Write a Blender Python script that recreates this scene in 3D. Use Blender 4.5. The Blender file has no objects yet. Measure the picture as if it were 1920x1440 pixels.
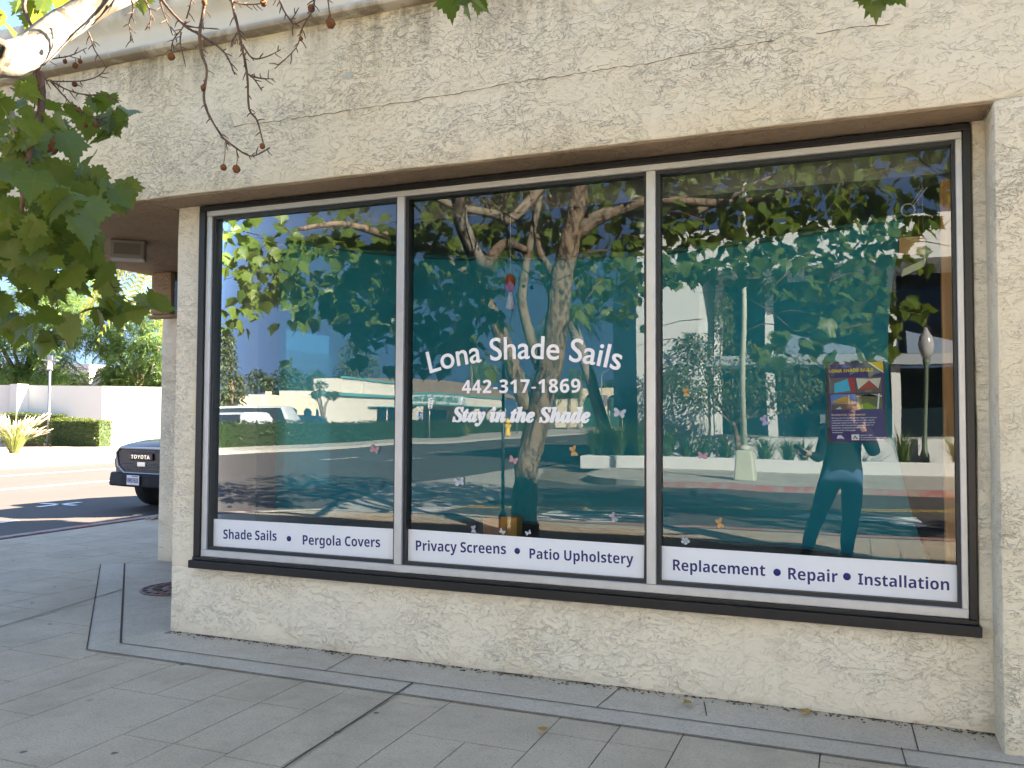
import bpy, bmesh, math, random
from mathutils import Vector, Matrix
random.seed(11)
R = math.radians
scene = bpy.context.scene
COL = scene.collection

# ---------------------------------------------------------------- camera, sky, sun, exposure
F, YAW, PITCH, ROLL, CAMY, CAMZ = 1605.5, -0.3811, 0.0382, 0.0047, -4.6816, 1.5
_f = Vector((math.sin(YAW)*math.cos(PITCH), math.cos(YAW)*math.cos(PITCH), math.sin(PITCH)))
_r = Vector((math.cos(YAW), -math.sin(YAW), 0)); _u = _r.cross(_f)
RT = _r*math.cos(ROLL) + _u*math.sin(ROLL); UP = -_r*math.sin(ROLL) + _u*math.cos(ROLL); FW = _f
CAM = Vector((0, CAMY, CAMZ))
cd = bpy.data.cameras.new('camera'); cd.sensor_width = 36; cd.lens = F*36/1920; cd.clip_start = 0.02; cd.clip_end = 2000
cam = bpy.data.objects.new('camera', cd); COL.objects.link(cam); scene.camera = cam
cam.matrix_world = Matrix(((RT.x, UP.x, -FW.x, CAM.x), (RT.y, UP.y, -FW.y, CAM.y), (RT.z, UP.z, -FW.z, CAM.z), (0, 0, 0, 1)))

SUN = Vector((1.56, 1.38, 1.05)).normalized()          # towards the sun
SUN_EL = math.asin(SUN.z); SUN_ROT = math.atan2(SUN.x, SUN.y)
w = bpy.data.worlds.new('World'); scene.world = w; w.use_nodes = True
nt = w.node_tree; bg = nt.nodes['Background']; sky = nt.nodes.new('ShaderNodeTexSky')
sky.sky_type = 'NISHITA'; sky.sun_disc = False; sky.sun_elevation = SUN_EL; sky.sun_rotation = SUN_ROT
sky.air_density = 1.0; sky.dust_density = 0.25; sky.ozone_density = 2.5
tc = nt.nodes.new('ShaderNodeTexCoord'); sp_ = nt.nodes.new('ShaderNodeSeparateXYZ'); cb_ = nt.nodes.new('ShaderNodeCombineXYZ'); ma = nt.nodes.new('ShaderNodeMath'); ma.operation = 'MULTIPLY_ADD'
ma.inputs[1].default_value = .6; ma.inputs[2].default_value = .75     # clear dry air: the pale horizon band is thinner
nt.links.new(tc.outputs['Generated'], sp_.inputs[0]); nt.links.new(sp_.outputs[2], ma.inputs[0])
for i_ in (0, 1): nt.links.new(sp_.outputs[i_], cb_.inputs[i_])
nt.links.new(ma.outputs[0], cb_.inputs[2]); nm_ = nt.nodes.new('ShaderNodeVectorMath'); nm_.operation = 'NORMALIZE'; nt.links.new(cb_.outputs[0], nm_.inputs[0]); nt.links.new(nm_.outputs[0], sky.inputs[0])
nt.links.new(sky.outputs[0], bg.inputs[0]); bg.inputs[1].default_value = 0.065
sl = bpy.data.lights.new('sun', 'SUN'); sl.energy = 5.0; sl.angle = R(0.55); sl.color = (1.0, 0.93, 0.83)
so = bpy.data.objects.new('sun', sl); COL.objects.link(so); so.location = (30, 25, 30)
so.rotation_euler = (-SUN).to_track_quat('-Z', 'Y').to_euler()
vs = scene.view_settings; vs.view_transform = 'Standard'; vs.look = 'None'; vs.gamma = 1; vs.use_curve_mapping = False
vs.exposure = 3.72
vs.use_white_balance = True; vs.white_balance_temperature = 7500; vs.white_balance_tint = 11    # phone balanced for the shade
scene.cycles.use_denoising = True
scene.cycles.max_bounces = 8; scene.cycles.transparent_max_bounces = 12
scene.cycles.sample_clamp_indirect = 12

# ---------------------------------------------------------------- where things stand: measured from the photograph
YG = 0.055                                            # the pane; a mirrored point keeps x, z
def ray(u, v): return FW + RT*((u-960)/F) - UP*((v-720)/F)
def G(u, v, z=0.0):
    r = ray(u, v); return CAM + r*((z-CAMZ)/r.z)
def WY(u, v, y=0.0):
    r = ray(u, v); return CAM + r*((y-CAMY)/r.y)
def DP(u, v, depth): return CAM + ray(u, v)*depth
def flip(p): return Vector((p.x, 2*YG-p.y, p.z))
def RG(u, v, z=0.0): return flip(G(u, v, z))
def RY(u, v, yv): return flip(WY(u, v, yv))
def RX(u, v, X):
    r = ray(u, v); return flip(CAM + r*(X/r.x))
def proj(p):
    q = p-CAM; d = q.dot(FW)
    if d < 0.05: return None
    return (960+F*q.dot(RT)/d, 720-F*q.dot(UP)/d)

# ---------------------------------------------------------------- helpers
def tag(o, label=None, cat=None, group=None, kind=None):
    if label: o['label'] = label
    if cat: o['category'] = cat
    if group: o['group'] = group
    if kind: o['kind'] = kind
    return o
def empty(name, loc, rz=0, label=None, cat=None, group=None):
    o = bpy.data.objects.new(name, None); COL.objects.link(o); o.location = loc; o.rotation_euler = (0, 0, rz)
    o.empty_display_size = 0.1
    return tag(o, label, cat, group)
class MB:
    def __init__(s): s.bm = bmesh.new(); s.mi = 0
    def poly(s, pts):
        f = s.bm.faces.new([s.bm.verts.new(p) for p in pts]); f.material_index = s.mi; return f
    def box(s, x0, x1, y0, y1, z0, z1):
        v = [s.bm.verts.new(p) for p in ((x0,y0,z0),(x1,y0,z0),(x1,y1,z0),(x0,y1,z0),(x0,y0,z1),(x1,y0,z1),(x1,y1,z1),(x0,y1,z1))]
        for q in ((0,3,2,1),(4,5,6,7),(0,1,5,4),(1,2,6,5),(2,3,7,6),(3,0,4,7)):
            s.bm.faces.new([v[i] for i in q]).material_index = s.mi
        return v
    def prism(s, base, top):
        n = len(base); a = [s.bm.verts.new(p) for p in base]; b = [s.bm.verts.new(p) for p in top]
        s.bm.faces.new(a[::-1]).material_index = s.mi; s.bm.faces.new(b).material_index = s.mi
        for i in range(n): s.bm.faces.new((a[i], a[(i+1) % n], b[(i+1) % n], b[i])).material_index = s.mi
    def slab(s, xy, z0, z1): s.prism([(x, y, z0) for x, y in xy], [(x, y, z1) for x, y in xy])
    def tube(s, pts, rad, n=8, cap=True, jit=0.0):
        pts = [Vector(p) for p in pts]
        if not isinstance(rad, (list, tuple)): rad = [rad]*len(pts)
        rings = []; prev = None
        for i, p in enumerate(pts):
            t = (pts[min(i+1, len(pts)-1)]-pts[max(i-1, 0)]).normalized()
            if prev is None: a = t.orthogonal().normalized()
            else: a = (prev-t*prev.dot(t)).normalized()
            prev = a; b = t.cross(a)
            rings.append([s.bm.verts.new(p+(a*math.cos(k*2*math.pi/n)+b*math.sin(k*2*math.pi/n))*rad[i]*(1+random.uniform(-jit, jit))) for k in range(n)])
        for r0, r1 in zip(rings, rings[1:]):
            for k in range(n):
                f = s.bm.faces.new((r0[k], r0[(k+1) % n], r1[(k+1) % n], r1[k])); f.material_index = s.mi; f.smooth = True
        if cap:
            s.bm.faces.new(rings[0][::-1]).material_index = s.mi; s.bm.faces.new(rings[-1]).material_index = s.mi
    def lathe(s, prof, c=(0, 0, 0), n=20, axis='z'):
        rings = []
        for r, h in prof:
            ring = []
            for k in range(n):
                a = k*2*math.pi/n; x, y = r*math.cos(a), r*math.sin(a)
                p = {'z': (x, y, h), 'x': (h, x, y), 'y': (x, h, y)}[axis]
                ring.append(s.bm.verts.new((c[0]+p[0], c[1]+p[1], c[2]+p[2])))
            rings.append(ring)
        for r0, r1 in zip(rings, rings[1:]):
            for k in range(n):
                f = s.bm.faces.new((r0[k], r0[(k+1) % n], r1[(k+1) % n], r1[k])); f.material_index = s.mi; f.smooth = True
        s.bm.faces.new(rings[0][::-1]).material_index = s.mi; s.bm.faces.new(rings[-1]).material_index = s.mi
    def ball(s, c, r, seg=12, sx=1, sy=1, sz=1, jit=0):
        res = bmesh.ops.create_uvsphere(s.bm, u_segments=seg, v_segments=max(5, seg*2//3), radius=r)
        for v in res['verts']:
            k = 1+random.uniform(-jit, jit)
            v.co = Vector((v.co.x*sx*k, v.co.y*sy*k, v.co.z*sz*k))+Vector(c)
            for f in v.link_faces: f.smooth = True; f.material_index = s.mi
    def bevel(s, w=0.01, seg=2, ang=30):
        s.bm.normal_update()
        es = [e for e in s.bm.edges if len(e.link_faces) == 2 and e.calc_face_angle(0) > R(ang)]
        bmesh.ops.bevel(s.bm, geom=es, offset=w, segments=seg, affect='EDGES', profile=0.5, clamp_overlap=True)
    def build(s, name, mats, parent=None, normals=True):
        if normals: bmesh.ops.recalc_face_normals(s.bm, faces=s.bm.faces)
        me = bpy.data.meshes.new(name); s.bm.to_mesh(me); s.bm.free()
        return link(name, me, mats, parent)
def link(name, me, mats, parent=None):
    o = bpy.data.objects.new(name, me); COL.objects.link(o)
    for m in (mats if isinstance(mats, (list, tuple)) else [mats]): me.materials.append(m)
    if parent: o.parent = parent
    return o
def inv(parent, o):                                   # child mesh given in world coordinates under a placed thing
    o.matrix_parent_inverse = (Matrix.Translation(parent.location) @ parent.rotation_euler.to_matrix().to_4x4()).inverted(); return o
def smooth_path(pts, k=4):
    P = [Vector(p) for p in pts]; out = []
    for i in range(len(P)-1):
        a, b, c, d = P[max(i-1, 0)], P[i], P[i+1], P[min(i+2, len(P)-1)]
        for j in range(k):
            t = j/k; out.append(0.5*((2*b)+(c-a)*t+(2*a-5*b+4*c-d)*t*t+(-a+3*b-3*c+d)*t**3))
    out.append(P[-1]); return out
def lerp_list(v, n): return [v[int(i*(len(v)-1)/(n-1))]*(1-(i*(len(v)-1)/(n-1)) % 1)+v[min(int(i*(len(v)-1)/(n-1))+1, len(v)-1)]*((i*(len(v)-1)/(n-1)) % 1) for i in range(n)]
def copy_tree(o, parent=None):
    c = o.copy(); COL.objects.link(c)
    if parent: c.parent = parent
    for ch in list(o.children): copy_tree(ch, c)
    return c

# ---------------------------------------------------------------- materials
class NT:
    def __init__(s, name):
        s.m = bpy.data.materials.new(name); s.m.use_nodes = True; s.t = s.m.node_tree; s.p = s.t.nodes['Principled BSDF']; s.out = s.t.nodes['Material Output']
    def n(s, typ, **kw):
        o = s.t.nodes.new('ShaderNode'+typ)
        for k, v in kw.items(): setattr(o, k, v)
        return o
    def l(s, a, b): s.t.links.new(a, b)
    def coord(s, scale=(1, 1, 1), out='Object'):
        c = s.n('TexCoord'); mp = s.n('Mapping'); mp.inputs['Scale'].default_value = scale; s.l(c.outputs[out], mp.inputs[0]); return mp.outputs[0]
    def noise(s, vec, scale, detail=4, rough=.55, dist=0):
        o = s.n('TexNoise'); s.l(vec, o.inputs['Vector']); o.inputs['Scale'].default_value = scale; o.inputs['Detail'].default_value = detail
        o.inputs['Roughness'].default_value = rough; o.inputs['Distortion'].default_value = dist; return o.outputs[0]
    def ramp(s, f, stops, interp='LINEAR'):
        o = s.n('ValToRGB'); o.color_ramp.interpolation = interp; s.l(f, o.inputs[0]); e = o.color_ramp.elements
        while len(e) < len(stops): e.new(.5)
        for x, (p, c) in zip(e, stops): x.position = p; x.color = (c, c, c, 1) if not isinstance(c, (tuple, list)) else (*c[:3], 1)
        return o.outputs[0]
    def math(s, op, a, b=None, c=None):
        o = s.n('Math', operation=op)
        for i, x in enumerate((a, b, c)):
            if x is None: continue
            if isinstance(x, (int, float)): o.inputs[i].default_value = x
            else: s.l(x, o.inputs[i])
        return o.outputs[0]
    def mix(s, f, a, b, mode='MIX'):
        o = s.n('Mix', data_type='RGBA', blend_type=mode)
        for i, x in ((0, f), (6, a), (7, b)):
            if isinstance(x, (int, float)): o.inputs[i].default_value = x
            elif isinstance(x, (tuple, list)): o.inputs[i].default_value = (*x[:3], 1)
            else: s.l(x, o.inputs[i])
        return o.outputs[2]
    def col(s, x):
        if isinstance(x, (tuple, list)): s.p.inputs['Base Color'].default_value = (*x[:3], 1)
        else: s.l(x, s.p.inputs['Base Color'])
    def bump(s, h, strength=.5, dist=.01):
        o = s.n('Bump'); o.inputs['Strength'].default_value = strength; o.inputs['Distance'].default_value = dist; s.l(h, o.inputs['Height']); s.l(o.outputs[0], s.p.inputs['Normal'])
    def set(s, rough=.6, metal=0, spec=.5):
        s.p.inputs['Roughness'].default_value = rough; s.p.inputs['Metallic'].default_value = metal; s.p.inputs['Specular IOR Level'].default_value = spec; return s

def simple(name, c, rough=.6, metal=0, spec=.5, var=.12, sc=6, bump=0):
    k = NT(name); k.set(rough, metal, spec); v = k.coord(); f = k.noise(v, sc, 4)
    k.col(k.mix(f, [x*(1-var) for x in c], [min(1, x*(1+var)) for x in c]))
    if bump: k.bump(k.noise(v, sc*12, 3), bump, .01)
    return k.m

def stucco(name, c1, c2, lace=1.0, dirt_shade=.5, drip=None):
    k = NT(name); k.set(.85, 0, .25)
    v = k.coord((1, 1, 1.5))
    big = k.noise(k.coord(), .9, 3)
    mask = k.ramp(k.noise(v, 1.5, 4, .6), [(.45, .03), (.66, 1)])                  # where the trowel left ridges
    a = k.noise(v, 6.5, 7, .64, 1.1)
    pl = k.ramp(a, [(.465, 0), (.478, 1), (.60, .8)])
    a2 = k.noise(v, 19, 5, .6, 1.4); pl2 = k.ramp(a2, [(.54, 0), (.565, 1)])
    a3 = k.noise(k.coord((1, 1, 2.2)), 11, 6, .6, 1.8); pl3 = k.ramp(a3, [(.56, 0), (.572, 1)])
    grain = k.noise(k.coord(), 150, 3)
    h = k.math('MULTIPLY', pl, k.math('MULTIPLY_ADD', mask, .9, .18)); h = k.math('ADD', h, k.math('MULTIPLY', pl2, k.math('MULTIPLY', mask, .6))); h = k.math('ADD', k.math('MULTIPLY', pl3, k.math('MULTIPLY', k.ramp(k.noise(k.coord(), 2.4, 3), [(.45, .1), (.6, 1)]), .8)), h); h = k.math('MULTIPLY_ADD', grain, .10, h)
    h = k.math('MULTIPLY_ADD', k.noise(k.coord(), 3, 3), 1.2, h)
    k.bump(h, .82*lace, .015)
    base = k.mix(k.ramp(big, [(.38, 0), (.62, 1)]), c1, c2)
    for n_, lo, wdt in ((a, .452, .5), (a3, .548, .8)):  # undercut shade painted along the ridge edges, with a little dirt
        edge = k.ramp(n_, [(lo, 0), (lo+.017, 1), (lo+.027, 0)]); edge = k.math('MULTIPLY', k.math('MULTIPLY', edge, k.math('MULTIPLY_ADD', mask, .85, .15)), k.ramp(k.noise(v, 13, 3), [(.50, 0), (.64, dirt_shade*wdt*.36)]))
        base = k.mix(edge, base, (.15, .11, .07))
    st = k.noise(k.coord((6, 6, .5)), 1.1, 4, .6); base = k.mix(k.ramp(st, [(.56, 0), (.75, .18)]), base, (.36, .29, .18)); base = k.mix(k.ramp(k.noise(k.coord(), .45, 5, .65), [(.45, 0), (.7, .35)]), base, [x*.88 for x in c1])
    if drip:                                            # grime that ran down from the cornice
        sx = k.n('SeparateXYZ'); k.l(k.coord(), sx.inputs[0]); mr = k.n('MapRange'); mr.inputs[1].default_value = drip[0]; mr.inputs[2].default_value = drip[1]; k.l(sx.outputs[2], mr.inputs[0])
        base = k.mix(k.math('MULTIPLY', mr.outputs[0], k.ramp(k.noise(k.coord((9, 9, .7)), 1.0, 6, .7), [(.45, 0), (.68, .75)])), base, (.12, .09, .055))
    k.col(base); return k.m

def concrete(name, c, var=.2, sc=2.2, spots=True, bump=.25):
    k = NT(name); k.set(.8, 0, .3); v = k.coord()
    f = k.noise(v, sc, 5, .6); base = k.mix(f, [x*(1-var) for x in c], [x*(1+var) for x in c])
    g = k.noise(v, 85, 3, .7); base = k.mix(k.ramp(g, [(.34, .6), (.45, 0)]), base, [x*.45 for x in c])
    base = k.mix(k.ramp(g, [(.57, 0), (.68, .40)]), base, [min(1, x*1.5) for x in c])
    st = k.noise(v, .8, 5, .65); base = k.mix(k.ramp(st, [(.48, 0), (.70, .55)]), base, [c[0]*.60, c[1]*.55, c[2]*.50]); base = k.mix(k.ramp(k.noise(v, 11, 6, .7), [(.5, 0), (.72, .35)]), base, [c[0]*.66, c[1]*.62, c[2]*.57])
    if spots:
        vo = k.n('TexVoronoi', voronoi_dimensions='2D'); k.l(v, vo.inputs['Vector']); vo.inputs['Scale'].default_value = 2.6; sc_ = k.n('SeparateColor'); k.l(vo.outputs[1], sc_.inputs[0])
        base = k.mix(k.math('MULTIPLY', k.ramp(k.math('ADD', vo.outputs[0], k.math('MULTIPLY', k.noise(v, 40, 2), .05)), [(.055, .8), (.072, 0)]), k.ramp(sc_.outputs[0], [(.24, 1), (.26, 0)])), base, (.06, .055, .05))
    k.col(base); k.bump(k.noise(v, 90, 4), bump, .004); return k.m

def asphalt(name, c):
    k = NT(name); k.set(.85, 0, .3); v = k.coord(); f = k.noise(v, .5, 5, .6)
    base = k.mix(f, [x*.8 for x in c], [x*1.25 for x in c]); g = k.noise(v, 60, 3)
    base = k.mix(k.ramp(g, [(.5, 0), (.75, .3)]), base, [x*1.8 for x in c]); k.col(base); k.bump(g, .3, .006); return k.m

def leafmat(name, ca, cb, trans=.35, rough=.45, sc=1.5, tcol=None, veins=False):
    k = NT(name); k.set(rough, 0, .35); at = k.n('Attribute', attribute_name='tint'); g = k.n('TexCoord')
    f = k.math('ADD', k.math('MULTIPLY', at.outputs['Fac'], .75), k.math('MULTIPLY', k.noise(g.outputs['Object'], sc*6, 2), .35))
    c = k.mix(f, ca, cb)
    if veins:
        va = k.n('Attribute', attribute_name='vein'); c = k.mix(k.math('MULTIPLY', k.math('POWER', va.outputs['Fac'], 12), .32), c, (.24, .27, .08))
        c = k.mix(k.ramp(k.noise(g.outputs['Object'], 23, 3), [(.60, 0), (.74, .5)]), c, (.16, .10, .03))
    k.col(c)
    tr = k.n('BsdfTranslucent'); k.l(k.mix(.5, c, tcol or [min(1, x*2.2) for x in cb]), tr.inputs[0])
    ms = k.n('MixShader'); ms.inputs[0].default_value = trans; k.l(k.p.outputs[0], ms.inputs[1]); k.l(tr.outputs[0], ms.inputs[2]); k.l(ms.outputs[0], k.out.inputs[0]); return k.m

def glassmat(name, refl, tint):
    k = NT(name); t = k.n('BsdfTransparent'); t.inputs[0].default_value = (*tint, 1); g = k.n('BsdfGlossy'); g.inputs['Roughness'].default_value = 0
    g.inputs[0].default_value = (.80, .91, 1, 1)                  # reflections tinted cool so the mirrored sky looks bluer
    fr = k.n('Fresnel'); fr.inputs[0].default_value = 1.5
    wob = k.n('Bump'); wob.inputs['Strength'].default_value = .022; wob.inputs['Distance'].default_value = .1
    k.l(k.noise(k.coord((1, 1, .6)), 1.3, 1), wob.inputs['Height']); k.l(wob.outputs[0], g.inputs['Normal'])
    ms = k.n('MixShader'); k.l(k.math('ADD', fr.outputs[0], refl-.04), ms.inputs[0]); k.l(t.outputs[0], ms.inputs[1]); k.l(g.outputs[0], ms.inputs[2]); k.l(ms.outputs[0], k.out.inputs[0]); return k.m

def woodmat(name, c):
    k = NT(name); k.set(.6); f = k.noise(k.coord((14, 14, .8)), 2.5, 5, .6, .6); k.col(k.mix(f, [x*.45 for x in c], [x*1.25 for x in c])); return k.m

def barkmat(name, dark, light, patch=None, sc=1):
    k = NT(name); k.set(.85, 0, .2); v = k.coord((1, 1, .35)); f = k.noise(v, 13*sc, 7, .72, 1.0)
    base = k.mix(k.ramp(f, [(.40, 0), (.56, 1)]), dark, light)
    if patch:
        q = k.noise(k.coord((1, 1, .7)), 5.5, 3, .5, .6); base = k.mix(k.ramp(q, [(.46, 0), (.48, 1)]), base, patch[0]); q2 = k.noise(k.coord((1, 1, .8)), 9, 3, .5, .8); base = k.mix(k.ramp(q2, [(.58, 0), (.60, 1)]), base, patch[1])
    k.col(base); k.bump(f, 1.0 if not patch else .3, .035 if not patch else .02); return k.m

M = {}
M['stucco'] = stucco('stucco_cream', (.72, .62, .455), (.745, .665, .53), 1.0, .75, (3.55, 3.98))
M['stucco_w'] = stucco('stucco_white', (.74, .655, .52), (.76, .69, .575), .9, .5)
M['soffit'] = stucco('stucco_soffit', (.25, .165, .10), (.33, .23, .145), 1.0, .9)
M['trim'] = simple('black_trim', (.012, .012, .014), .35, 0, .4)
M['alu'] = simple('aluminium', (.52, .52, .53), .45, .5, .5, .14, 9)
M['rubber'] = simple('gasket', (.015, .017, .02), .5)
M['glass'] = glassmat('storefront_glass', .070, (.78, .82, .83))
M['vinyl'] = simple('white_vinyl', (.72, .74, .80), .4, 0, .5, .03, 3)
M['navy'] = simple('navy_vinyl', (.022, .025, .145), .45, 0, .3, .05)
M['letter'] = simple('white_letter', (.80, .80, .84), .45, 0, .4, .03)
M['paver'] = concrete('paver_concrete', (.47, .38, .285), .26)
M['band'] = concrete('band_concrete', (.49, .42, .34), .18, 3, False, .12)
M['joint'] = simple('joint_dirt', (.085, .068, .055), .95, 0, .1)
M['curb'] = concrete('kerb_concrete', (.42, .39, .34), .15, 2, False)
M['walk2'] = concrete('walk_concrete', (.44, .40, .35), .15, 1.0, False)
M['asphalt'] = asphalt('asphalt', (.078, .066, .061))
M['earth'] = asphalt('earth', (.20, .16, .12))
M['paint'] = simple('road_paint', (.72, .71, .68), .7, 0, .3, .15, 9)
M['yellow'] = simple('yellow_paint', (.62, .42, .08), .7, 0, .3, .15, 9)
M['white'] = simple('white_wall', (.58, .57, .55), .8, 0, .3, .05, 1.5, .1)
M['steel'] = simple('grey_metal', (.30, .31, .32), .4, .6)
M['black'] = simple('black_plastic', (.012, .012, .013), .4)
M['darkglass'] = simple('dark_window', (.012, .022, .028), .05, 0, .6, .2, 2)
# ================================================================ ground, streets, pavements
def sheet(name, polys, z, mat, kind='structure', label=None):
    mb = MB()
    for p in polys: mb.poly([(x, y, z) for x, y in p])
    o = mb.build(name, mat, normals=False)
    for pl in o.data.polygons:
        if pl.normal.z < 0: pl.flip()
    return tag(o, label, None, None, kind)
sheet('ground', [[(-600, -600), (600, -600), (600, 600), (-600, 600)]], -.17, M['earth'])
ROADZ = -.12
sheet('road', [[(-23.7, -200), (-9.6, -200), (-9.6, 200), (-23.7, 200)], [(-9.6, -15.2), (120, -15.2), (120, -6.8), (-9.6, -6.8)], [(-9.6, -18.2), (-6.4, -15.2), (-9.6, -15.2)], [(-9.6, -6.8), (-6.4, -6.8), (-9.6, -3.9)]], ROADZ, M['asphalt'])
sheet('cross_gutter', [[(-10.0, -12.6), (-8.2, -6.8), (-6.6, -6.9), (-6.5, -12.6), (-9.0, -20.5), (-9.9, -20.5)]], ROADZ+.004, M['walk2'])
def arc(cx, cy, r, a0, a1, n=8): return [(cx+r*math.cos(R(a0+(a1-a0)*i/n)), cy+r*math.sin(R(a0+(a1-a0)*i/n))) for i in range(n+1)]
HOME = [(-9.65, 120)]+arc(-6.65, -4.1, 3.0, 180, 270)+[(60, -7.1)]
FARC = [(60, -15.0)]+arc(-3.6, -18.0, 3.0, 90, 180)+[(-6.6, -120)]
WEST = [(-23.7, -200), (-23.7, 200)]
def pavement(name, path, inner, mat, zt, w=.16, red=None, kerbname='kerb'):
    """a slab bounded by a kerb along path; inner closes the polygon"""
    mb = MB(); mb.slab(path+inner, -.2, zt); o = tag(mb.build(name, mat), kind='structure')
    mk = MB(); P = [Vector((x, y, 0)) for x, y in path]
    off = []
    for i, p in enumerate(P):
        t = (P[min(i+1, len(P)-1)]-P[max(i-1, 0)]).normalized(); off.append(p+Vector((t.y, -t.x, 0))*w)
    for i in range(len(P)-1):
        a, b, c, d = P[i], P[i+1], off[i+1], off[i]
        mk.mi = 1 if red and red(P[i], P[i+1]) else 0
        mk.prism([(q.x, q.y, -.19) for q in (a, b, c, d)], [(q.x, q.y, zt+.006) for q in (a, b, c, d)])
    k = tag(mk.build(kerbname, [M['curb'], M['redkerb']]), kind='structure'); return o
kk = NT('red_kerb_paint'); kk.set(.75); vv = kk.coord(); kk.col(kk.mix(kk.ramp(kk.noise(vv, 5, 5, .7), [(.42, 1), (.58, 0)]), (.30, .27, .24), (.36, .11, .10))); M['redkerb'] = kk.m
def dens(path, step=2.0):
    out = []
    for a, b in zip(path, path[1:]):
        n = max(1, int(math.dist(a, b)/step)) if math.dist(a, b) < 300 else 40
        out += [(a[0]+(b[0]-a[0])*i/n, a[1]+(b[1]-a[1])*i/n) for i in range(n)]
    return out+[path[-1]]
pavement('pavement', [(-9.65, 120), (-9.65, 14), (-9.65, 6), (-9.65, -1)]+dens(arc(-6.65, -4.1, 3.0, 180, 270)+[(14, -7.1)])+[(60, -7.1)], [(60, 120)], M['joint'], -.008,
         red=lambda a, b: a.x < -9 and a.y < 20 or -4.6 < a.x < 1)
pavement('far_pavement', [(60, -15.0), (2, -15.0)]+dens([(2, -15.0)]+arc(-3.6, -18.0, 3.0, 90, 180))+[(-6.6, -120)], [(60, -120)], M['walk2'], 0, red=lambda a, b: -4.4 < b.x < 1 and b.y > -16)
pavement('west_pavement', [(-23.7, -200), (-23.7, 200)], [(-34, 200), (-34, -200)], M['walk2'], 0)
# scored paving slabs in front of the shop
def clip(poly, path):
    for a, b in zip(path, path[1:]):
        out = []; n = (-(b[1]-a[1]), b[0]-a[0])
        f = lambda p: (p[0]-a[0])*n[0]+(p[1]-a[1])*n[1]
        for i, p in enumerate(poly):
            q = poly[(i+1) % len(poly)]; fp, fq = f(p), f(q)
            if fp >= 0: out.append(p)
            if fp*fq < 0: t = fp/(fp-fq); out.append((p[0]+(q[0]-p[0])*t, p[1]+(q[1]-p[1])*t))
        poly = out
        if len(poly) < 3: return None
    return poly
M['joint2'] = simple('dirt_shade', (.085, .06, .04), .95, 0, .1, .4, 30)
from mathutils import noise as mnoise
mb = MB(); rr = random.Random(4); inner_path = [(-9.49, 120), (-9.49, -4.1)]+arc(-6.65, -4.1, 2.84, 180, 270)[1:]+[(60, -6.94)]
J = .0032; x = -9.92; 
while x < 9:
    wd = .61; y = -7.3-rr.random()*.6
    while y < (16 if x < -5 else -.3):
        L = rr.choice([.46, .61, .61, .92])
        halves = [(x, x+wd)] if rr.random() > .55 else [(x, x+wd/2), (x+wd/2, x+wd)]
        for a, b in halves:
            y0, y1 = y+J, y+L-J
            pl = clip([(a+J, y0), (b-J, y0), (b-J, y1), (a+J, y1)], inner_path)
            if pl: mb.prism([(p[0], p[1], -.02) for p in pl], [(p[0], p[1], rr.uniform(-.0006, .0006)) for p in pl])
        y += L
    x += wd
tag(mb.build('paving', M['paver']), kind='structure')
# smooth band and entrance slab that follow the chamfered shopfront
E0, E1 = (-4.56, -.565), (-7.02, 1.80); I0, I1 = (-4.48, -.37), (-6.84, 1.93)
sheet('paving_band', [[E0, (8, -.565), (8, -.37), I0], [E0, I0, I1, E1]], .004, M['band'])
sheet('entrance_slab', [[I0, (8, -.37), (8, .1), (-4.3, .1), (-4.3, 2.6), (-6.84, 2.6), I1]], .0045, M['band'])
def strips(pairs, wd): 
    out = []
    for (a, b) in pairs:
        t = Vector((b[0]-a[0], b[1]-a[1])).normalized(); n = Vector((-t.y, t.x))*wd/2
        out.append([(a[0]+n.x, a[1]+n.y), (b[0]+n.x, b[1]+n.y), (b[0]-n.x, b[1]-n.y), (a[0]-n.x, a[1]-n.y)])
    return out
g2 = lambda u, v: (G(u, v).x, G(u, v).y)
sheet('paving_joints', strips([(I0, I1)], .014)+strips([(E0, E1)], .008)+strips([(I0, (8, -.37)), (E0, (8, -.565)), (I1, (-5.2, 2.75))], .007)
      + strips([(g2(775, 1282), g2(540, 1437)), (g2(0, 1177), g2(228, 1107)), (g2(540, 1437), g2(420, 1520))], .011)
      + strips([(g2(1690, 1405), g2(1700, 1440)), (g2(1320, 1318), g2(1325, 1345)), ((-1.25, -.37), (-1.22, 0)), ((.25, -.37), (.24, 0)), ((-2.9, -.37), (-2.93, 0))], .006), .0085, M['joint'])
# dirt and crumbs gathered along the foot of the wall
mb = MB(); n = 160; up_, lo_ = [], []
for i in range(n+1):
    X = -4.42+(.60+4.42)*i/n; up_.append((X, .01, .0095)); lo_.append((X, -.004-.022*max(0, mnoise.noise((X*6, 0, 0)))-.018*max(0, mnoise.noise((X*31, 3, 0))), .0095))
for i in range(n): mb.poly([lo_[i], lo_[i+1], up_[i+1], up_[i]])
tag(mb.build('wall_foot_dirt', M['joint2'], normals=False), kind='structure')
mb = MB()
for i in range(520):
    X = rr.uniform(-4.4, .6); y_ = -abs(rr.gauss(0, .035))-.004; r_ = rr.uniform(.002, .006); mb.ball((X, y_, .008+r_*.5), r_, 4, rr.uniform(.7, 2.2), rr.uniform(.6, 1.4), .5)
tag(mb.build('litter', M['joint2']), 'dark crumbs and grit along the foot of the wall', kind='stuff')
# gravel strip beside the kerb
mb = MB()
for i in range(700):
    p = (rr.uniform(-9.45, -7.6), rr.uniform(4.75, 6.4), .02); s_ = rr.uniform(.012, .035); mb.ball(p, s_, 5, 1, rr.uniform(.7, 1.3), .7)
tag(mb.build('gravel', simple('gravel_stone', (.33, .24, .17), .9, var=.5, sc=14)), 'brown gravel strip by the red kerb', kind='stuff')
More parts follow.
